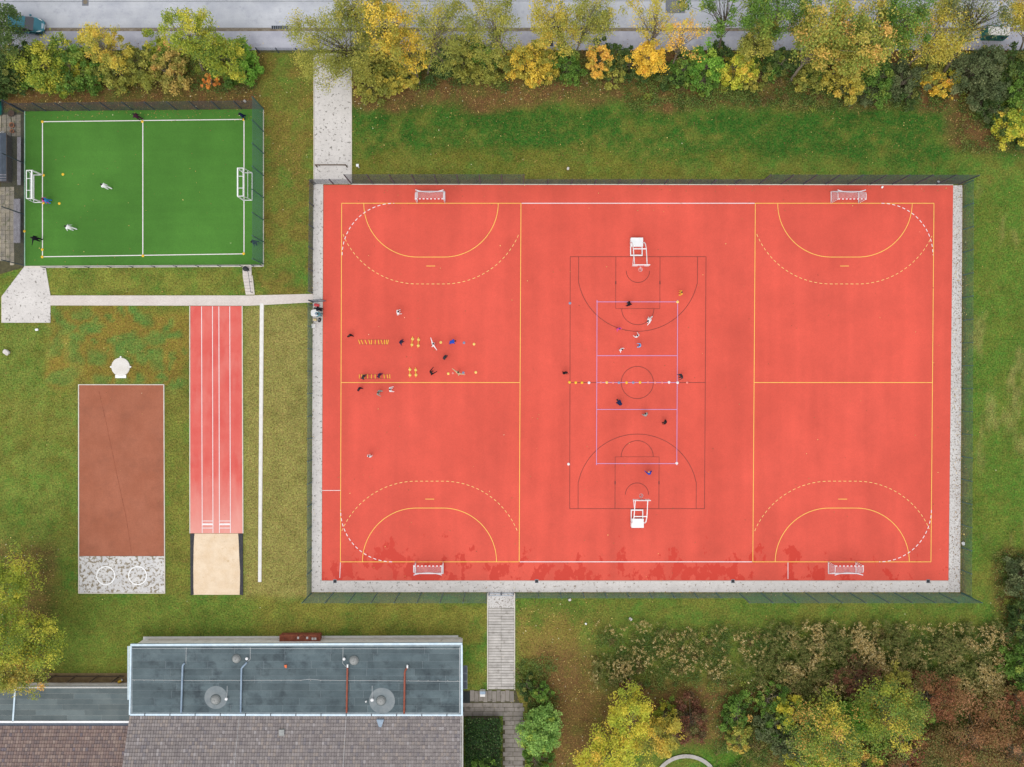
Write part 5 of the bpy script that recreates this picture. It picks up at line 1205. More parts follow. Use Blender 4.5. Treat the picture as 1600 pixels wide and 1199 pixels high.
        for j in range(6):
            ph = R(-12+j*20.4)
            for i_ in range(14):
                th = 2*math.pi*i_/14; drop = -0.05 if math.cos(th) < 0.2 and j == 0 else (0.02 if j == 0 else 0)
                Vv.append((hc + fw*0.112*math.cos(ph)*math.cos(th) + lt*0.100*math.cos(ph)*math.sin(th) + upv*(0.105*math.sin(ph)+drop))*s)
        for j in range(5):
            for i_ in range(14): Ff.append((j*14+i_, j*14+(i_+1)%14, (j+1)*14+(i_+1)%14, (j+1)*14+i_))
        Ff.append(tuple(5*14+i_ for i_ in range(14))); hb.add(Vv,Ff); part('hair', hb, HR[p['hair']], t_, True)
stand = ((5,4),(-4,4)); stride = ((16,12),(-14,14)); wide = ((22,28),(-18,10)); squat = ((55,85),(50,85)); run = ((30,50),(-18,30))
down = ((12,5),(12,-5)); out_ = ((85,0),(85,0)); fwd = ((12,38),(12,38)); up_ = ((30,140),(30,120)); swing = ((15,28),(15,-25))
# drill group
person('player in white top and violet trousers alone above the drill course', 621.5,489, 20,'white','jeans',hair='dark',lean=12,arms=fwd,legs=stride)
person('player in black walking toward the upper agility ladder', 546.5,524.5, -45,'black','black',hair='brown',skin='fair',arms=swing,legs=stride)
person('player in navy with white sleeves right of the upper ladder', 626,534.5, -15,'navy','black',lean=20,arms=((40,10),(40,10)),legs=stride,long=False)
person('player in white with both arms stretched wide between hurdles and discs', 676.8,538.5, 25,'white','jeans',arms=((82,10),(82,15)),el=(5,15),legs=run,H=1.6)
person('player in royal blue jacket bending over in the upper drill row', 704.5,535, 10,'royal','black',lean=55,arms=fwd,legs=wide,H=1.6)
person('player in black between the two drill rows', 694.3,558.5, -10,'charcoal','black',lean=15,arms=swing,legs=stride)
person('player in black with raised arms in the lower drill row', 674,583, 40,'black','black',arms=up_,el=(30,50),legs=stride)
person('player in beige with arms spread among the lower discs', 716,583.2, 60,'beige','grey',arms=((75,10),(70,30)),el=(10,20),legs=wide)
person('player in dark grey at the start of the lower ladder', 567,589.5, 0,'charcoal','black',lean=15,arms=swing,el=(70,70),legs=run)
person('player in dark purple in the middle of the lower ladder', 591.8,587.2, 0,'purple','maroon',lean=15,arms=swing,el=(70,70),legs=run)
person('player in maroon below the start of the lower ladder', 561.3,607.8, -30,'maroon','maroon',arms=down,legs=stride,lean=8)
person('tall helper in sage grey below the lower ladder', 591.5,613.3, -20,'sage','black',hair='brown',H=1.8,arms=((25,25),(25,20)),el=(60,60),legs=stand)
person('player in white shirt below the lower ladder', 609.8,608.8, 5,'white','grey',H=1.65,arms=((25,30),(25,35)),el=(60,40),legs=stand)
person('player in white standing alone on the lower left of the court', 577.8,713.2, 80,'white','white',H=1.5,arms=((20,10),(20,10)),legs=stand)
person('person in dark clothes bending over beside the white table', 502.5,484.2, 170,'black','maroon',lean=45,arms=fwd,legs=stand)
person('person in teal top and white shoes standing at the white table', 501,491.7, 180,'teal','charcoal',lean=12,arms=fwd,el=(50,50),legs=stand,H=1.65)
# ball game group
person('player in black on the upper free throw lane', 983.8,475.7, 165,'black','black',lean=25,arms=swing,legs=run)
person('player in white lunging inside the upper free throw circle', 1016,499.3, 215,'white','white',lean=35,arms=((40,70),(40,-40)),legs=((40,40),(-50,10)),long=True)
person('player in yellow shirt right of the upper free throw lane', 1064.3,458, 190,'yellow','charcoal',hair='brown',arms=((25,20),(25,10)),legs=stand,H=1.6)
person('player in pink on the upper three point arc', 966.3,513.7, 300,'pink','white',hair='blue',arms=((35,20),(35,20)),legs=stand,H=1.45)
person('player in white with dark hair below the upper arc', 995.4,526, 130,'white','white',arms=((35,30),(35,30)),el=(50,40),legs=stand,H=1.5)
person('player in light blue nearest the upper arc below it', 1000.3,540, 180,'lightblue','white',hair='blue',lean=15,arms=fwd,legs=stride,H=1.5)
person('player in white close to the upper attack line', 970.2,546.2, 320,'white','grey',arms=((40,20),(40,20)),legs=stand,H=1.5)
person('player in black outside the left basketball sideline', 882.7,582.5, 300,'black','charcoal',arms=swing,legs=stride)
person('player in dark grey right of the marker disc row', 1064.6,588, 200,'charcoal','navy',arms=((30,20),(30,20)),el=(60,60),legs=stand)
person('big player in navy bending below the centre circle', 969,631.8, 130,'navy','navy',lean=62,arms=fwd,legs=((25,30),(15,25)),H=1.75)
person('player in grey and white below the lower attack line', 1009.2,648.8, 135,'grey','beige',hair='dark',lean=20,arms=swing,legs=stride)
person('player in black and violet at the right volleyball line', 1040,659.7, 175,'black','purple',lean=20,arms=swing,legs=stride)
person('player in blue and white reaching out in the lower lane', 1014.8,740.3, 125,'royal','navy',hair='blond',lean=25,arms=((20,80),(60,-10)),el=(5,20),legs=stride,H=1.65)
# green pitch
person('player in white shirt and blue trousers on the left half of the green pitch', 165.5,292.2, 150,'white','jeans',lean=15,arms=swing,legs=run,z0=0.06)
person('goalkeeper in pink top at the lower post of the left goal', 69.8,313.8, 20,'pink','charcoal',hair='brown',arms=((40,30),(40,20)),legs=stand,z0=0.06,H=1.5)
person('player in sky blue close beside the pink goalkeeper', 74.3,313.5, 200,'skyblue','navy',arms=((40,30),(40,40)),legs=stride,z0=0.06,H=1.5)
person('player in white shirt and light blue trousers on the lower left pitch', 110.5,356.8, 160,'white','skyblue',lean=20,arms=((55,20),(50,-10)),legs=run,z0=0.06)
person('player in black with white shoes outside the left pitch line', 58,373.8, 170,'black','black',lean=15,arms=((70,20),(20,-20)),legs=stride,z0=0.06)
person('player in dark purple at the upper end of the pitch halfway line', 215.5,183.5, 150,'maroon','black',lean=15,arms=((30,50),(30,-20)),legs=stride,z0=0.06)
person('player in navy at the top right corner of the green pitch', 379.3,180.6, 220,'navy','royal',lean=15,arms=((30,30),(30,-10)),legs=stride,z0=0.06)
person('player in navy behind the mesh at the lower right of the pitch', 399.5,378.8, 200,'navy','navy',lean=20,arms=((40,20),(40,10)),legs=stride,z0=0.06)
build_people()

# ------------------------------------------------------------------ vegetation
def leaves_mesh(name, pos, col, size, upb=0.8, r=rng):
    """one small four-cornered leaf per point, random pose"""
    n = len(pos)
    nv_ = r.normal(size=(n,3)); nv_[:,2] = np.abs(nv_[:,2]) + upb; nv_ /= np.linalg.norm(nv_,axis=1,keepdims=True)
    t = r.normal(size=(n,3)); t -= nv_*(t*nv_).sum(1,keepdims=True); t /= np.linalg.norm(t,axis=1,keepdims=True)+1e-9
    b = np.cross(nv_,t); sz = size*r.uniform(0.6,1.35,(n,1))
    v = np.stack([pos-t*sz*0.5, pos+b*sz*0.33-nv_*sz*0.06, pos+t*sz*0.5, pos-b*sz*0.33-nv_*sz*0.06],1).reshape(-1,3)
    f = np.arange(n*4).reshape(-1,4)
    return np_mesh(name, v, f, np.repeat(col,4,axis=0))
PAL = {
 'dark': [(5,58,82,34),(3,74,98,42),(2,92,112,50),(1,124,124,52)],
 'greygreen': [(5,86,98,58),(3,104,114,70),(2,66,82,46),(1,128,132,86)],
 'green': [(5,84,118,38),(3,104,138,46),(2,64,94,34),(1.5,140,154,56)],
 'bright': [(5,104,152,44),(3,126,170,54),(2,82,128,40),(1.5,164,182,58)],
 'yellowgreen': [(4,150,160,42),(3,118,138,42),(2.5,190,180,48),(2,84,112,36)],
 'lime': [(4,180,184,46),(3,204,190,50),(2,134,156,44),(1,220,180,60)],
 'olive': [(4,132,136,50),(3,158,154,60),(2,106,116,46),(1.5,180,166,62)],
 'oliveyellow': [(4,170,160,56),(3,196,174,54),(2,132,136,50),(1,212,178,66)],
 'gold': [(5,222,184,42),(3,236,200,56),(2,204,172,48),(1.5,176,162,50),(0.5,228,164,62)],
 'goldmix': [(4,212,180,48),(2,230,196,58),(3,164,156,52),(2.5,132,138,50),(0.5,222,162,62)],
 'orangegold': [(3,228,186,66),(3,218,168,64),(2,202,178,58),(1,152,150,54)],
 'orangegreen': [(3,192,166,66),(3,164,156,60),(3,134,146,54),(2.5,104,126,46),(0.9,218,166,84)],
 'beige': [(3,186,158,78),(2.5,160,152,66),(2,130,134,56),(1,208,156,80)],
 'orange': [(4,220,144,50),(2,206,124,46),(2,190,150,60)],
 'redbrown': [(4,140,86,56),(3,124,78,50),(2,152,106,64),(2,112,102,50),(1.5,96,106,48)],
 'darkred': [(4,106,64,50),(3,122,76,54),(2,86,76,46),(2.5,98,100,48)],
 'sumac': [(4,148,102,62),(3,136,98,58),(2.5,124,106,56),(2.5,104,106,48),(1,172,122,84)],
 'mixed': [(4,104,134,46),(2,156,166,48),(2,202,182,52),(1,210,158,76),(2.5,74,104,42),(1.5,128,142,60)],
 'bushgreen': [(5,128,164,76),(3,112,152,66),(2,148,180,86),(1.2,164,180,58)],
 'hedge': [(5,34,60,26),(3,46,76,30),(2,64,94,38),(0.6,112,134,80)],
}
def pick(pal, n, r):
    w = np.array([c[0] for c in PAL[pal]],float); w /= w.sum(); cs = np.array([[lin(v)/GAIN for v in c[1:]] for c in PAL[pal]]); cs = cs*0.92 + cs.mean(1,keepdims=True)*0.08
    return cs[r.choice(len(cs), n, p=w)]
LEAFK = 1.62
tcount = [0]
def crown_points(c, r, rz, ncl, nl, pal, rs, shell=0.45, clump=0.26, lobe=1.0):
    d = rs.normal(size=(ncl,3)); d /= np.linalg.norm(d,axis=1,keepdims=True)
    ang = np.arctan2(d[:,1],d[:,0]); ph = rs.uniform(0,6.28,3)
    lob = 1 + lobe*(0.20*np.sin(2*ang+ph[0]) + 0.14*np.sin(3*ang+ph[1]) + 0.10*np.sin(5*ang+ph[2]))
    rad = rs.uniform(0.12,1,ncl)**shell
    cc = np.array(c) + d*np.array([r,r,rz])*rad[:,None]*np.stack([lob,lob,np.ones(ncl)],1)
    base = pick(pal, ncl, rs)
    # leaves of a bough share a tint; neighbours drift from one tint to the next
    per = rs.multinomial(nl, rs.dirichlet(np.ones(ncl)*2.5)); idx = np.repeat(np.arange(ncl), per); n = len(idx)
    cs = clump*r*rs.uniform(0.6,1.35,ncl)
    off = rs.normal(size=(n,3)); off /= np.linalg.norm(off,axis=1,keepdims=True); off *= rs.random((n,1))**0.5
    pos = cc[idx] + off*cs[idx][:,None]*np.array([1,1,0.62])
    col = base[idx]*0.72 + pick(pal, n, rs)*0.28
    col = col*rs.uniform(0.75,1.28,(n,1))*LEAFK
    return cc, pos, col
def plant(name, label, cat, base, crown, z, r, rz, pal, nl, ncl=None, leaf=0.21, trunk=0.12, bark='bark', group=None, shell=0.45, clump=0.20, stems=1, seed=None, minz=0.05, lobe=1.0):
    tcount[0] += 1; rs = np.random.default_rng(1000+tcount[0] if seed is None else seed)
    b = W(*base); c = W(crown[0], crown[1], z); t = thing(name, label, cat, b, 0, group)
    nl = int(nl*1.25); ncl = ncl or max(20, int(nl/75))
    cc, pos, col = crown_points(c, r, rz, ncl, nl, pal, rs, shell, clump, lobe)
    ok = pos[:,2] > minz; pos = pos[ok]; col = col[ok]
    me = leaves_mesh('crown', pos-np.array(b), col, leaf, 0.35, rs); me.materials.append(M['leaf']); link('crown' if name != 'shrub' else 'foliage', me, None, t)
    mb = MB(); bv = Vector(b); top = Vector(c)+Vector((0,0,rz*0.55))
    for sN in range(stems):
        o = Vector((rs.normal(0,0.12),rs.normal(0,0.12),0))*(stems > 1)
        mids = []
        for i_ in range(6):
            f = i_/5; q = bv.lerp(top, f) + Vector((rs.normal(0,0.10),rs.normal(0,0.10),0))*(0.3+f)*(i_ > 0) + o*(1+2*f); 
            q.z = b.z + (top.z-b.z)*f; mids.append(q)
        mids[0].z = -0.05
        mb.tube([q-bv for q in mids], [trunk*(1-0.82*i_/5) for i_ in range(6)], 7)
    for q in cc[:min(len(cc), 60)]:
        q = Vector(q)
        if q.z < 0.2: continue
        f = min(0.95, max(0.15, (q.z-b.z)/(top.z-b.z+1e-6) - rs.uniform(0.15,0.4))); k_ = f*5; i_ = min(4,int(k_)); s0 = mids[i_].lerp(mids[i_+1], k_-i_)
        m1 = s0.lerp(q,0.45)+Vector((rs.normal(0,0.08),rs.normal(0,0.08),0.10)); rr = trunk*(1-0.82*f)*0.45+0.008
        mb.tube([s0-bv, m1-bv, q-bv],[rr,rr*0.6,rr*0.25],5,cap=False)
    part('trunk' if name != 'shrub' else 'stem', mb, M[bark], t)
    return t
GT = 'trees along the street'; GS = 'shrubs below the street trees'; GB = 'bushes at the lower right'
def tree(label, base, crown, z, r, rz, pal, nl, **k):
    k.setdefault('leaf', 0.175); k.setdefault('clump', 0.25)
    return plant('tree', label, 'tree', base, crown, z, r, rz, pal, nl, group=k.pop('group',GT), **k)
def shrub(label, base, r, h, pal, nl, crown=None, **k):
    return plant('shrub', label, 'shrub', base, crown or (800+(base[0]-800)*(1+h*0.55/90), 600+(base[1]-600)*(1+h*0.55/90)), h*0.52, r, h*0.5, pal, nl, group=k.pop('group',GS), trunk=k.pop('trunk',0.05), stems=k.pop('stems',3), shell=k.pop('shell',0.4), **k)
# upper left clump
tree('dark green tree in the top left picture corner', (6,92),(-16,36),6.5,3.2,3.0,'dark',8000,bark='barkdark')
shrub('dark leafy bush below the parked car', (32,112),2.6,3.6,'dark',6500)
shrub('dark leafy bush at the left picture edge above the teal tarpaulin', (6,136),2.6,3.2,'dark',6000)
shrub('broad green and yellow bush just right of the dark corner bushes', (86,116),3.2,4.2,'yellowgreen',9000)
shrub('green bush filling the gap right of the broad green and yellow bush', (130,118),2.6,3.6,'green',6000)
tree('slim olive yellow tree rising over the kerb above the left pitch half', (180,112),(165,72),5.2,2.2,2.6,'oliveyellow',5200,trunk=0.09)
shrub('orange tinted olive bush above the pitch halfway line', (196,122),2.3,3.6,'olive',5200)
shrub('dark olive bush between the slim olive tree and the beige bush', (232,112),2.4,4.0,'olive',5200)
tree('tall yellow green tree above the right pitch half', (318,112),(302,52),6.6,2.7,2.8,'yellowgreen',6500,trunk=0.12)
shrub('beige and orange bush under the tall yellow green tree', (277,118),2.3,3.8,'beige',5000)
shrub('small bright orange sapling at the edge of the brown bank', (334,134),0.9,2.0,'orange',1000,stems=1)
tree('yellow green tree with lemon tips left of the bright green bush', (352,118),(345,85),4.4,2.5,2.4,'yellowgreen',6500)
shrub('bright green bush at the right end of the upper left clump', (388,106),2.0,3.6,'bright',5500)
# street trees, left to right
tree('large fine leaved olive tree overhanging the path', (577,112),(527,72),6.2,4.4,4.2,'olive',15000,leaf=0.15,ncl=120,trunk=0.17,bark='barkdark')
tree('olive gold tree top at the upper edge above the path', (560,70),(560,5),8.5,3.2,2.6,'olive',6500,leaf=0.16)
tree('tall golden tree with dark forked trunk right of the path', (607,104),(602,38),8.2,3.0,3.2,'goldmix',6000,bark='barkdark',leaf=0.17,clump=0.25)
tree('smaller golden tree leaning over the dark shrubs', (656,131),(638,76),5.6,2.3,2.3,'goldmix',4600,leaf=0.17,clump=0.25)
tree('sparse light olive tree with pale trunk', (668,116),(690,38),8.6,3.4,3.0,'olive',6000,leaf=0.15)
tree('sparse olive tree above the golden bush', (792,100),(765,35),8.2,3.3,3.2,'olive',6500,leaf=0.15)
shrub('dark olive shrub right beside the path', (600,122),2.5,3.6,'olive',6000,bark='barkdark')
shrub('yellow tipped olive shrub under the smaller golden tree', (632,128),2.0,3.0,'oliveyellow',4500)
shrub('dark green shrub behind the pale olive trunk', (690,104),2.2,3.2,'dark',4500)
shrub('olive green shrub in the middle of the upper hedge', (728,108),2.2,3.2,'olive',5000)
shrub('olive shrub just left of the golden bush', (770,112),2.2,3.2,'olive',5000)
shrub('round golden yellow bush under the sparse olive tree', (826,108),2.6,3.4,'goldmix',7500)
tree('olive tree with dark stem above the dark pavement patch', (884,90),(866,38),8.2,2.7,3.0,'oliveyellow',5200,leaf=0.16,bark='barkdark')
tree('olive tree with upright crown left of the open road view', (898,92),(922,28),8.8,3.0,3.0,'olive',7000,leaf=0.16)
shrub('green shrub between golden bush and orange shrub', (884,112),1.9,3.2,'green',4800)
shrub('orange gold shrub with pale stem', (926,118),1.6,4.2,'orangegold',3800,crown=(934,95))
shrub('dark green shrub left of the bright gold tree', (982,112),1.8,3.0,'dark',3800)
tree('bright gold tree with dense low crown', (1006,126),(1014,92),3.8,2.0,2.6,'gold',5200,trunk=0.10,leaf=0.17)
tree('half bare yellowish tree above the bright gold tree', (1014,100),(1024,30),8.6,2.7,3.2,'oliveyellow',2600,leaf=0.15,ncl=60,trunk=0.12)
tree('nearly bare tree with a few orange leaves', (1046,114),(1068,50),7.2,2.4,2.8,'orangegold',1300,leaf=0.16,ncl=46,trunk=0.11)
tree('open green tree with many visible branches above the road', (1122,88),(1130,14),9.2,3.4,2.2,'green',2600,leaf=0.19,ncl=42,trunk=0.14,bark='barkdark',clump=0.2)
shrub('green shrub right of the bright gold tree', (1062,116),1.8,2.8,'green',4000)
shrub('light green shrub below the open green tree', (1098,112),2.2,3.0,'bright',5000)
shrub('deep green shrub close to the open green tree trunk', (1120,95),1.6,2.6,'dark',3200)
shrub('yellow green shrub in the right half of the hedge', (1148,114),2.2,3.2,'lime',5200)
tree('olive green tree left of the tall green tree', (1172,98),(1184,58),5.8,2.3,2.8,'olive',5500,leaf=0.17,bark='barkdark')
tree('tall dense green tree left of the orange maple', (1192,92),(1212,20),8.8,3.0,3.0,'green',8000)
shrub('dark conifer like shrub left of the pale leaning trunk', (1212,110),1.7,3.8,'dark',4500)
tree('orange tinted maple with pale leaning trunk', (1235,127),(1292,46),9.0,3.7,3.4,'orangegreen',9500,leaf=0.22,trunk=0.19)
tree('orange maple crown reaching over the lawn edge', (1300,118),(1348,62),8.2,3.5,3.6,'orangegreen',9500,leaf=0.22,trunk=0.16)
tree('green tree between the maples and the olive tree', (1385,98),(1412,30),8.8,2.9,3.0,'green',7000)
tree('broad yellow olive tree with fanned branches', (1408,112),(1470,50),7.8,3.7,2.8,'oliveyellow',9000,leaf=0.17)
tree('half bare grey olive tree with long leaning trunk', (1466,126),(1532,14),10.0,3.2,2.4,'greygreen',2600,leaf=0.16,ncl=80,trunk=0.2,bark='barkdark')
shrub('olive shrub below the pale leaning trunk', (1262,122),2.1,2.8,'olive',4500)
shrub('yellowish olive shrub under the orange maple crown', (1312,132),2.3,3.2,'oliveyellow',5000)
shrub('mid green shrub below the maples', (1356,130),2.4,3.0,'green',5500)
shrub('dusky green shrub left of the small yellow bush', (1402,136),2.3,2.8,'greygreen',5200)
shrub('low dark green shrub at the lawn edge below the hedge', (1412,156),1.4,1.6,'dark',2600)
shrub('small lemon yellow bush at the foot of the leaning trunk', (1458,138),1.6,2.2,'gold',3400)
shrub('small lime shoots beside the lemon yellow bush', (1478,132),1.2,2.0,'lime',1800)
# upper right corner
shrub('grey green bush right of the lemon yellow bush', (1506,124),2.7,4.2,'greygreen',7000)
shrub('dark bush in the upper right corner below the container', (1560,128),2.8,3.4,'dark',7000)
shrub('dull green bush bulging toward the lawn in the upper right', (1530,156),2.4,3.6,'greygreen',5500)
shrub('dark green bush at the right edge above the lime bush', (1580,158),2.8,4.2,'green',7000)
shrub('lime yellow bush at the right edge above the lawn', (1566,200),2.4,2.8,'lime',5500)
tree('olive tree at the top right picture corner', (1590,90),(1606,16),7.5,2.6,2.6,'oliveyellow',5000)
shrub('dark bush at the right edge behind the container', (1606,108),2.2,5.0,'dark',4500)
shrub('low dark bush at the right edge below the lime bush', (1592,222),1.4,2.0,'dark',2500)
# lower right thicket
shrub('grey green bush at the right edge beside the court corner', (1586,900),2.3,3.2,'greygreen',5200,group=GB)
shrub('dark green bush at the right edge below the grey green one', (1588,965),2.2,3.4,'dark',5000,group=GB)
shrub('green bush at the right edge beside the dry flower field', (1582,1025),2.5,3.2,'green',5500,group=GB)
shrub('orange flecked bush at the right edge above the rust red thicket', (1578,1080),2.0,2.8,'redbrown',3600,group=GB)
shrub('wide rust red thicket in the lower right', (1505,1142),5.2,3.6,'sumac',15000,group=GB,leaf=0.17,ncl=130,clump=0.22)
shrub('rust red thicket at the lower right picture edge', (1572,1165),3.6,3.4,'sumac',8000,group=GB,leaf=0.17,ncl=70)
shrub('brown red bush above the wide rust red thicket', (1442,1080),3.2,2.8,'redbrown',7500,group=GB,leaf=0.17)
shrub('dark wine brown bush below the dry flower field', (1335,1062),2.8,2.2,'darkred',6000,group=GB,leaf=0.17)
tree('round crowned green tree with yellow patches at the lower right', (1368,1080),(1392,1122),4.6,3.9,2.6,'mixed',11000,group=GB)
tree('multi coloured green and yellow tree at the bottom edge', (1270,1110),(1295,1155),4.8,4.2,2.6,'mixed',11000,group=GB)
shrub('yellow leaved bush above the multi coloured tree', (1224,1102),1.8,3.0,'lime',3600,group=GB)
shrub('grey green bush at the bottom edge left of the multi coloured tree', (1222,1150),2.4,3.0,'greygreen',5500,group=GB)
shrub('silvery bush at the left rim of the lower thicket', (1188,1120),1.7,2.4,'greygreen',3200,group=GB)
shrub('small orange green bush beside the bottom lawn', (1150,1142),1.7,2.0,'orangegreen',3000,group=GB)
shrub('low green bush above the small orange green bush', (1146,1110),1.9,2.0,'green',3600,group=GB)
shrub('olive brown bush right of the yellow trees', (1075,1118),2.3,2.6,'darkred',4800,group=GB)
shrub('lime fringed green bush between olive brown bush and yellow trees', (1036,1112),1.6,2.2,'yellowgreen',3000,group=GB)
tree('yellow tree with bare twigs showing in its crown', (972,1092),(985,1122),4.2,2.8,2.2,'lime',7000,group=GB)
tree('yellow tree cut by the bottom edge left of the curved kerb', (940,1150),(958,1182),4.0,3.4,2.2,'lime',8000,group=GB)
tree('yellow orange tree touching the curved kerb', (1012,1130),(1034,1152),3.8,2.4,2.0,'oliveyellow',5000,group=GB)
shrub('round fresh green bush beside the slab path', (844,1130),2.45,3.4,'bushgreen',13000,group=GB,leaf=0.20,clump=0.22,shell=0.5,ncl=190,lobe=0.3)
shrub('dark green bush above the round fresh green bush', (846,1076),1.3,1.8,'green',2600,group=GB)
shrub('dark low shrub at the corner of the slab walkway', (822,1070),1.2,1.2,'dark',2000,group=GB)
shrub('straggly green bush at the bottom edge under the round bush', (838,1186),1.7,1.6,'green',2500,group=GB)
# lower left tree pair
tree('large yellow green tree crown at the left edge above the annexe', (14,985),(34,1000),6.2,3.6,3.2,'yellowgreen',10000,group='trees at the lower left')
tree('upper yellow green tree crown at the left edge beside the shot put field', (2,905),(8,912),6.0,3.4,3.0,'yellowgreen',8000,group='trees at the lower left')
tree('orange tipped tree crown just above the annexe roof', (4,1020),(20,1050),5.0,2.9,2.4,'orangegreen',7000,group='trees at the lower left')
# filling shrubs
for a in (
 ('dusky green bush at the foot of the broad green and yellow bush', (62,122),2.1,2.4,'green',4200), ('yellow tipped bush at the bank edge above the left pitch corner', (104,123),2.1,2.4,'yellowgreen',4200),
 ('olive green bush at the bank edge left of the pitch halfway line', (158,117),2.1,2.6,'green',4200), ('olive bush at the bank edge right of the pitch halfway line', (242,114),2.0,2.4,'olive',3800),
 ('deep green bush under the lemon tipped tree', (366,115),2.0,2.6,'green',4200), ('green bush close to the pavement behind the slim olive tree', (150,96),2.2,3.0,'yellowgreen',4200), ('green bush close to the pavement behind the beige bush', (262,98),2.2,3.0,'yellowgreen',4200),
 ('olive undershrub at the lawn edge right of the path', (582,138),2.2,2.2,'olive',4000), ('dark undershrub beneath the smaller golden tree', (618,112),2.2,3.0,'dark',4000), ('olive undershrub at the pavement between the sparse olive trees', (712,94),2.2,2.8,'olive',4000),
 ('green undershrub at the pavement left of the golden bush', (752,96),2.2,2.8,'green',4000), ('yellow olive undershrub right of the golden bush', (858,110),1.8,2.4,'oliveyellow',3200), ('dark undershrub at the pavement behind the orange gold shrub', (946,100),1.9,2.6,'dark',3400),
 ('olive undershrub just left of the bright gold tree foot', (960,118),1.7,2.2,'olive',3000), ('deep green undershrub at the foot of the nearly bare tree', (1040,124),1.8,2.2,'dark',3200), ('green undershrub at the lawn side of the light green shrub', (1090,132),1.8,1.8,'green',3200),
 ('olive undershrub below the yellow green shrub', (1170,124),1.9,2.2,'olive',3400), ('green undershrub at the pavement behind the dark conifer like shrub', (1196,108),2.0,2.8,'green',3800), ('green undershrub at the pavement behind the olive shrub', (1266,100),2.2,2.8,'green',4000),
 ('dull green undershrub at the lawn edge below the orange maple', (1340,146),1.9,1.8,'greygreen',3400), ('green undershrub at the pavement behind the mid green shrub', (1350,104),2.2,2.8,'green',4000), ('olive undershrub behind the lemon yellow bush', (1440,112),2.2,2.8,'olive',4000),
 ('dark green bush behind the lime yellow bush at the right edge', (1548,186),2.0,2.6,'dark',3800)):
    shrub(*a)
for a in (('olive brown bush between the wine brown and the brown red bush', (1392,1062),2.0,2.2,'olive',3400), ('green bush between the lower lawn and the multi coloured tree', (1200,1088),1.9,2.0,'green',3200), ('red tinged low bush above the bare twigged yellow tree', (985,1078),1.5,1.4,'darkred',2200),
 ('dense green bush filling the gap between the round crowned and multi coloured trees', (1332,1108),2.6,3.4,'bright',6000), ('yellow green bush at the bottom edge under the multi coloured tree', (1262,1168),2.6,3.2,'yellowgreen',6000), ('green bush at the upper rim of the round crowned tree', (1412,1100),2.2,3.0,'green',4800), ('green bush between the silvery bush and the yellow leaved bush', (1206,1122),1.9,2.8,'green',3800),
 ('low rust coloured bush at the bottom edge below the round crowned tree', (1400,1180),2.8,2.6,'redbrown',5000), ('green bush at the bottom edge left of the rust red thicket', (1340,1190),2.6,2.8,'mixed',5000), ('dark bush at the right edge between green bush and rust red thicket', (1600,1050),2.2,3.0,'dark',4000)):
    shrub(*a, group=GB)
# clipped hedge
hd = thing('hedge','clipped dark green hedge block between school wall and paving','hedge',W(757,1160))
rs = np.random.default_rng(77); n = 16000
p0 = W(728,1260,0); p1 = W(783,1117,0)
pts = np.stack([rs.uniform(p0.x,p1.x,n), rs.uniform(p0.y,p1.y,n), 1.25 - 0.9*rs.random(n)**2.5],1)
pts[:,2] += 0.45*(fbm(pts[:,0],pts[:,1],0.9,9)-0.5)*2; pts[:,:2] += rs.normal(0,0.08,(n,2))
me = leaves_mesh('foliage', pts-np.array(hd.location), pick('hedge',n,rs)*rs.uniform(0.7,1.3,(n,1))*LEAFK, 0.17, 0.25, rs); me.materials.append(M['leaf']); link('foliage', me, None, hd)
part('core', MB().box(p0.x+0.2-hd.location.x,p1.x-0.2-hd.location.x,p0.y+0.2-hd.location.y,p1.y-0.2-hd.location.y,-0.05,0.8), M['barkdark'], hd)
shrub('light green bush sticking out of the clipped hedge', (757,1192),1.3,2.0,'green',2600,group=GB)

# ------------------------------------------------------------------ uncountable growth and litter
def scatter(n, x0, x1, y0, y1, dens, r):
    x = r.uniform(x0,x1,n); y = r.uniform(y0,y1,n); p = np.array([(a,b) for a,b in zip((x-800)/14,(599.5-y)/14)])
    k_ = r.random(n) < dens(x,y,p[:,0],p[:,1]); return p[k_]
PAVED = [(490,550,80,292),(486,1503,286,927),(38,412,170,420),(-50,490,460,480),(0,80,415,506),(296,381,476,932),(122,259,599,929),(402,413,474,911),(760,806,920,1080),(-100,730,1000,1300),(722,825,1076,1300),(-2000,3000,-500,80),(-60,39,174,420)]
def offpaved(x, y):
    k_ = np.ones(len(x),bool)
    for a,b,c,d in PAVED: k_ &= ~((x>a)&(x<b)&(y>c)&(y<d))
    return k_
r = np.random.default_rng(4)
# dry golden rod field
def dens(x,y,wx,wy):
    w = fbm(wx,wy,4,201)*40-20
    d = zone(x,y+w,925,1560,978,1052,14)*(0.22+0.78*sstep(1080,1330,x))
    d = np.maximum(d, zone(x+w,y+w*0.5,1180,1575,975,1085,12)*0.9); d = np.maximum(d, zone(x,y,925,985,1015,1070,10)*0.5)
    return d*sstep(0.25,0.58,fbm(wx,wy,2.2,207))*(0.12+0.88*sstep(0.42,0.58,fbm(wx*1.3,wy*0.8,0.9,209,2)))
P = scatter(26000,915,1590,965,1090,dens,r)
n = len(P); H = r.uniform(0.7,1.35,n); ln = np.stack([r.normal(0.10,0.16,n), r.normal(0.02,0.16,n)],1)
pos, col = [], []
dry = [(3,198,172,106),(3,178,150,84),(2,216,196,142),(2,148,126,62),(1,112,112,50)]; PAL['dry'] = dry; PAL['weed'] = [(3,84,98,38),(2,104,112,46),(2,66,82,34),(1,116,98,52)]
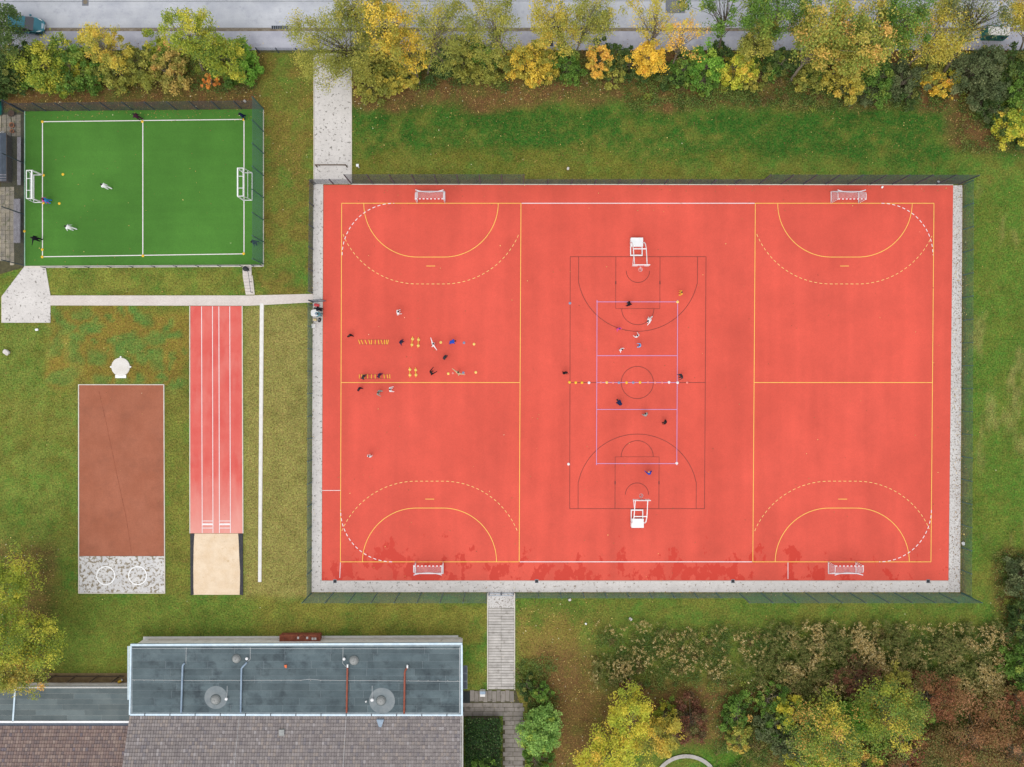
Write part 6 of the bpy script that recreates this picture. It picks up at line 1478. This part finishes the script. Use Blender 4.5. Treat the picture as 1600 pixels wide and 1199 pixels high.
for k_ in range(16):   # flower heads
    f = r.random(n)*0.25+0.8
    pos.append(np.stack([P[:,0]+ln[:,0]*H*f+r.normal(0,0.075,n), P[:,1]+ln[:,1]*H*f+r.normal(0,0.075,n), H*f],1)); gm_ = (sstep(0.42,0.6,fbm(P[:,0],P[:,1],1.7,231))*0.9)[:,None]; col.append((pick('dry',n,r)*(1-gm_)+pick('weed',n,r)*1.25*gm_)*r.uniform(0.75,1.3,(n,1)))
for k_ in range(14):   # leaves along the stem
    f = r.random(n)*0.8
    pos.append(np.stack([P[:,0]+ln[:,0]*H*f+r.normal(0,0.12,n), P[:,1]+ln[:,1]*H*f+r.normal(0,0.12,n), H*f+0.02],1)); col.append(pick('weed',n,r)*r.uniform(0.7,1.2,(n,1)))
me = leaves_mesh('dry_flowers', np.concatenate(pos), np.concatenate(col)*1.35, 0.10, 0.4, r); me.materials.append(M['dryleaf'])
o = link('dry_flowers', me, None); o['kind'] = 'stuff'; o['label'] = 'field of dry beige flower heads on leaning stems below the court'; o['category'] = 'wild flowers'
# bramble and weeds along the hedge foot and in the thicket
def dens(x,y,wx,wy):
    w = fbm(wx,wy,3,301)*30-15
    d = zone(x,y+w,980,1500,110,168,10)*0.95; d = np.maximum(d, zone(x,y+w,560,980,80,136,8)*0.75); d = np.maximum(d, zone(x,y+w,20,400,80,140,8)*0.75)
    d = np.maximum(d, zone(x+w,y+w,1500,1640,90,235,10)*0.7); d = np.maximum(d, zone(x+w,y+w,1120,1640,1062,1250,12)*0.8); d = np.maximum(d, zone(x+w,y,1555,1640,860,1100,8)*0.8)
    d = np.maximum(d, zone(x,y+w,935,1560,985,1075,10)*0.8); d = np.maximum(d, zone(x+w,y+w,806,870,1030,1200,8)*0.6)
    return d*sstep(0.32,0.52,fbm(wx,wy,1.6,307))*offpaved(x,y)
P = np.concatenate([scatter(90000,-40,1640,80,240,dens,r), scatter(110000,800,1640,860,1240,dens,r)]); n = len(P); pos, col = [], []
hgt = 0.15+0.55*fbm(P[:,0],P[:,1],1.2,311)**1.5
PAL['bramble'] = [(3,78,104,40),(3,98,116,46),(2,62,86,34),(1.5,126,120,56),(1,112,84,54),(0.5,150,160,50)]
tint = pick('bramble',64*64,r).reshape(64,64,3); ti = tint[(np.floor(P[:,0]*1.3).astype(int))%64,(np.floor(P[:,1]*1.3).astype(int))%64]
for k_ in range(4):
    pos.append(np.stack([P[:,0]+r.normal(0,0.13,n),P[:,1]+r.normal(0,0.13,n),hgt*r.uniform(0.3,1.1,n)],1)); col.append((ti*0.6+pick('bramble',n,r)*0.4)*r.uniform(0.75,1.25,(n,1)))
me = leaves_mesh('undergrowth', np.concatenate(pos), np.concatenate(col)*1.8, 0.15, 0.6, r); me.materials.append(M['leaf'])
o = link('undergrowth', me, None); o['kind'] = 'stuff'; o['label'] = 'low brambles and weeds at the foot of the shrubs'; o['category'] = 'undergrowth'
# fallen leaves
def dens(x,y,wx,wy):
    l = litter(x,y,wx,wy)*0.62
    l = np.maximum(l, zone(x,y,545,1510,150,262,20)*0.05); l = np.maximum(l, zone(x,y,405,495,85,300,8)*0.20); l = np.maximum(l, zone(x,y,410,490,250,460,8)*0.03)
    l = np.maximum(l, zone(x,y,806,935,940,1200,10)*0.22); l = np.maximum(l, zone(x,y,80,400,172,184,3)*0.25); l = np.maximum(l, zone(x,y,200,400,180,300,30)*0.03)
    l = np.maximum(l, zone(x,y,500,1490,288,300,4)*0.05); l = np.maximum(l, zone(x,y,800,1490,288,420,40)*0.008); l = np.maximum(l, zone(x,y,1489,1512,286,925,3)*0.35); l = np.maximum(l, zone(x,y,485,492,285,925,2)*0.10)
    l = np.maximum(l, zone(x,y,485,1510,924,931,2)*0.20); l = np.maximum(l, 0.010*np.ones_like(x)); l = np.maximum(l, zone(x,y,40,330,930,1060,20)*0.006)
    l = np.where((x>505)&(x<1485)&(y>330)&(y<905), np.minimum(l,0.003+0*x), l); l = np.where((x>40)&(x<410)&(y>200)&(y<412), np.minimum(l,0.006), l)
    return l*(~((y < 80)&(x > -100)&(y < 40)))
P = scatter(260000,-40,1640,50,1240,dens,r); n = len(P)
PAL['fallen'] = [(3,156,116,66),(3,134,94,56),(2,192,152,78),(1,220,192,110),(1.5,108,76,48),(0.3,236,226,186)]
zz = np.full(n,0.035); px = P[:,0]*14+800; py = 599.5-P[:,1]*14; zz[(px>38)&(px<412)&(py>170)&(py<420)] = 0.07; zz[(px>486)&(px<1503)&(py>286)&(py<927)] = 0.075; zz[(py<80)] = 0.125
bd = (py > 1000)&(px < 730); P = P[~bd]; zz = zz[~bd]; n = len(P)
me = leaves_mesh('fallen_leaves', np.stack([P[:,0],P[:,1],zz],1), pick('fallen',n,r)*r.uniform(0.75,1.2,(n,1))*1.25, 0.12, 3.0, r); me.materials.append(M['dryleaf'])
o = link('fallen_leaves', me, None); o['kind'] = 'stuff'; o['label'] = 'fallen autumn leaves strewn over lawn and paving'; o['category'] = 'fallen leaves'
# grass tufts
def dens(x,y,wx,wy): return (0.35+0.65*sstep(0.35,0.65,fbm(wx,wy,1.1,401)))*offpaved(x,y)*(1-0.8*litter(x,y,wx,wy))
P = scatter(330000,-20,1620,80,1220,dens,r); n = len(P)
c = ground_color(P[:,0],P[:,1])*r.uniform(0.45,1.7,(n,1))
hh = r.uniform(0.03,0.09,n); a = r.uniform(0,6.28,n); w = r.uniform(0.02,0.05,n); lx_ = r.normal(0,0.04,n); ly_ = r.normal(0,0.04,n)
v = np.stack([np.stack([P[:,0]-np.cos(a)*w,P[:,1]-np.sin(a)*w,0*a-0.01],1), np.stack([P[:,0]+np.cos(a)*w,P[:,1]+np.sin(a)*w,0*a-0.01],1), np.stack([P[:,0]+lx_,P[:,1]+ly_,hh],1)],1).reshape(-1,3)
me = np_mesh('grass', v, np.arange(n*3).reshape(-1,3), np.repeat(c,3,axis=0)); me.materials.append(M['leaf'])
o = link('grass', me, None); o['kind'] = 'stuff'; o['label'] = 'short autumn grass of the lawns'; o['category'] = 'grass'
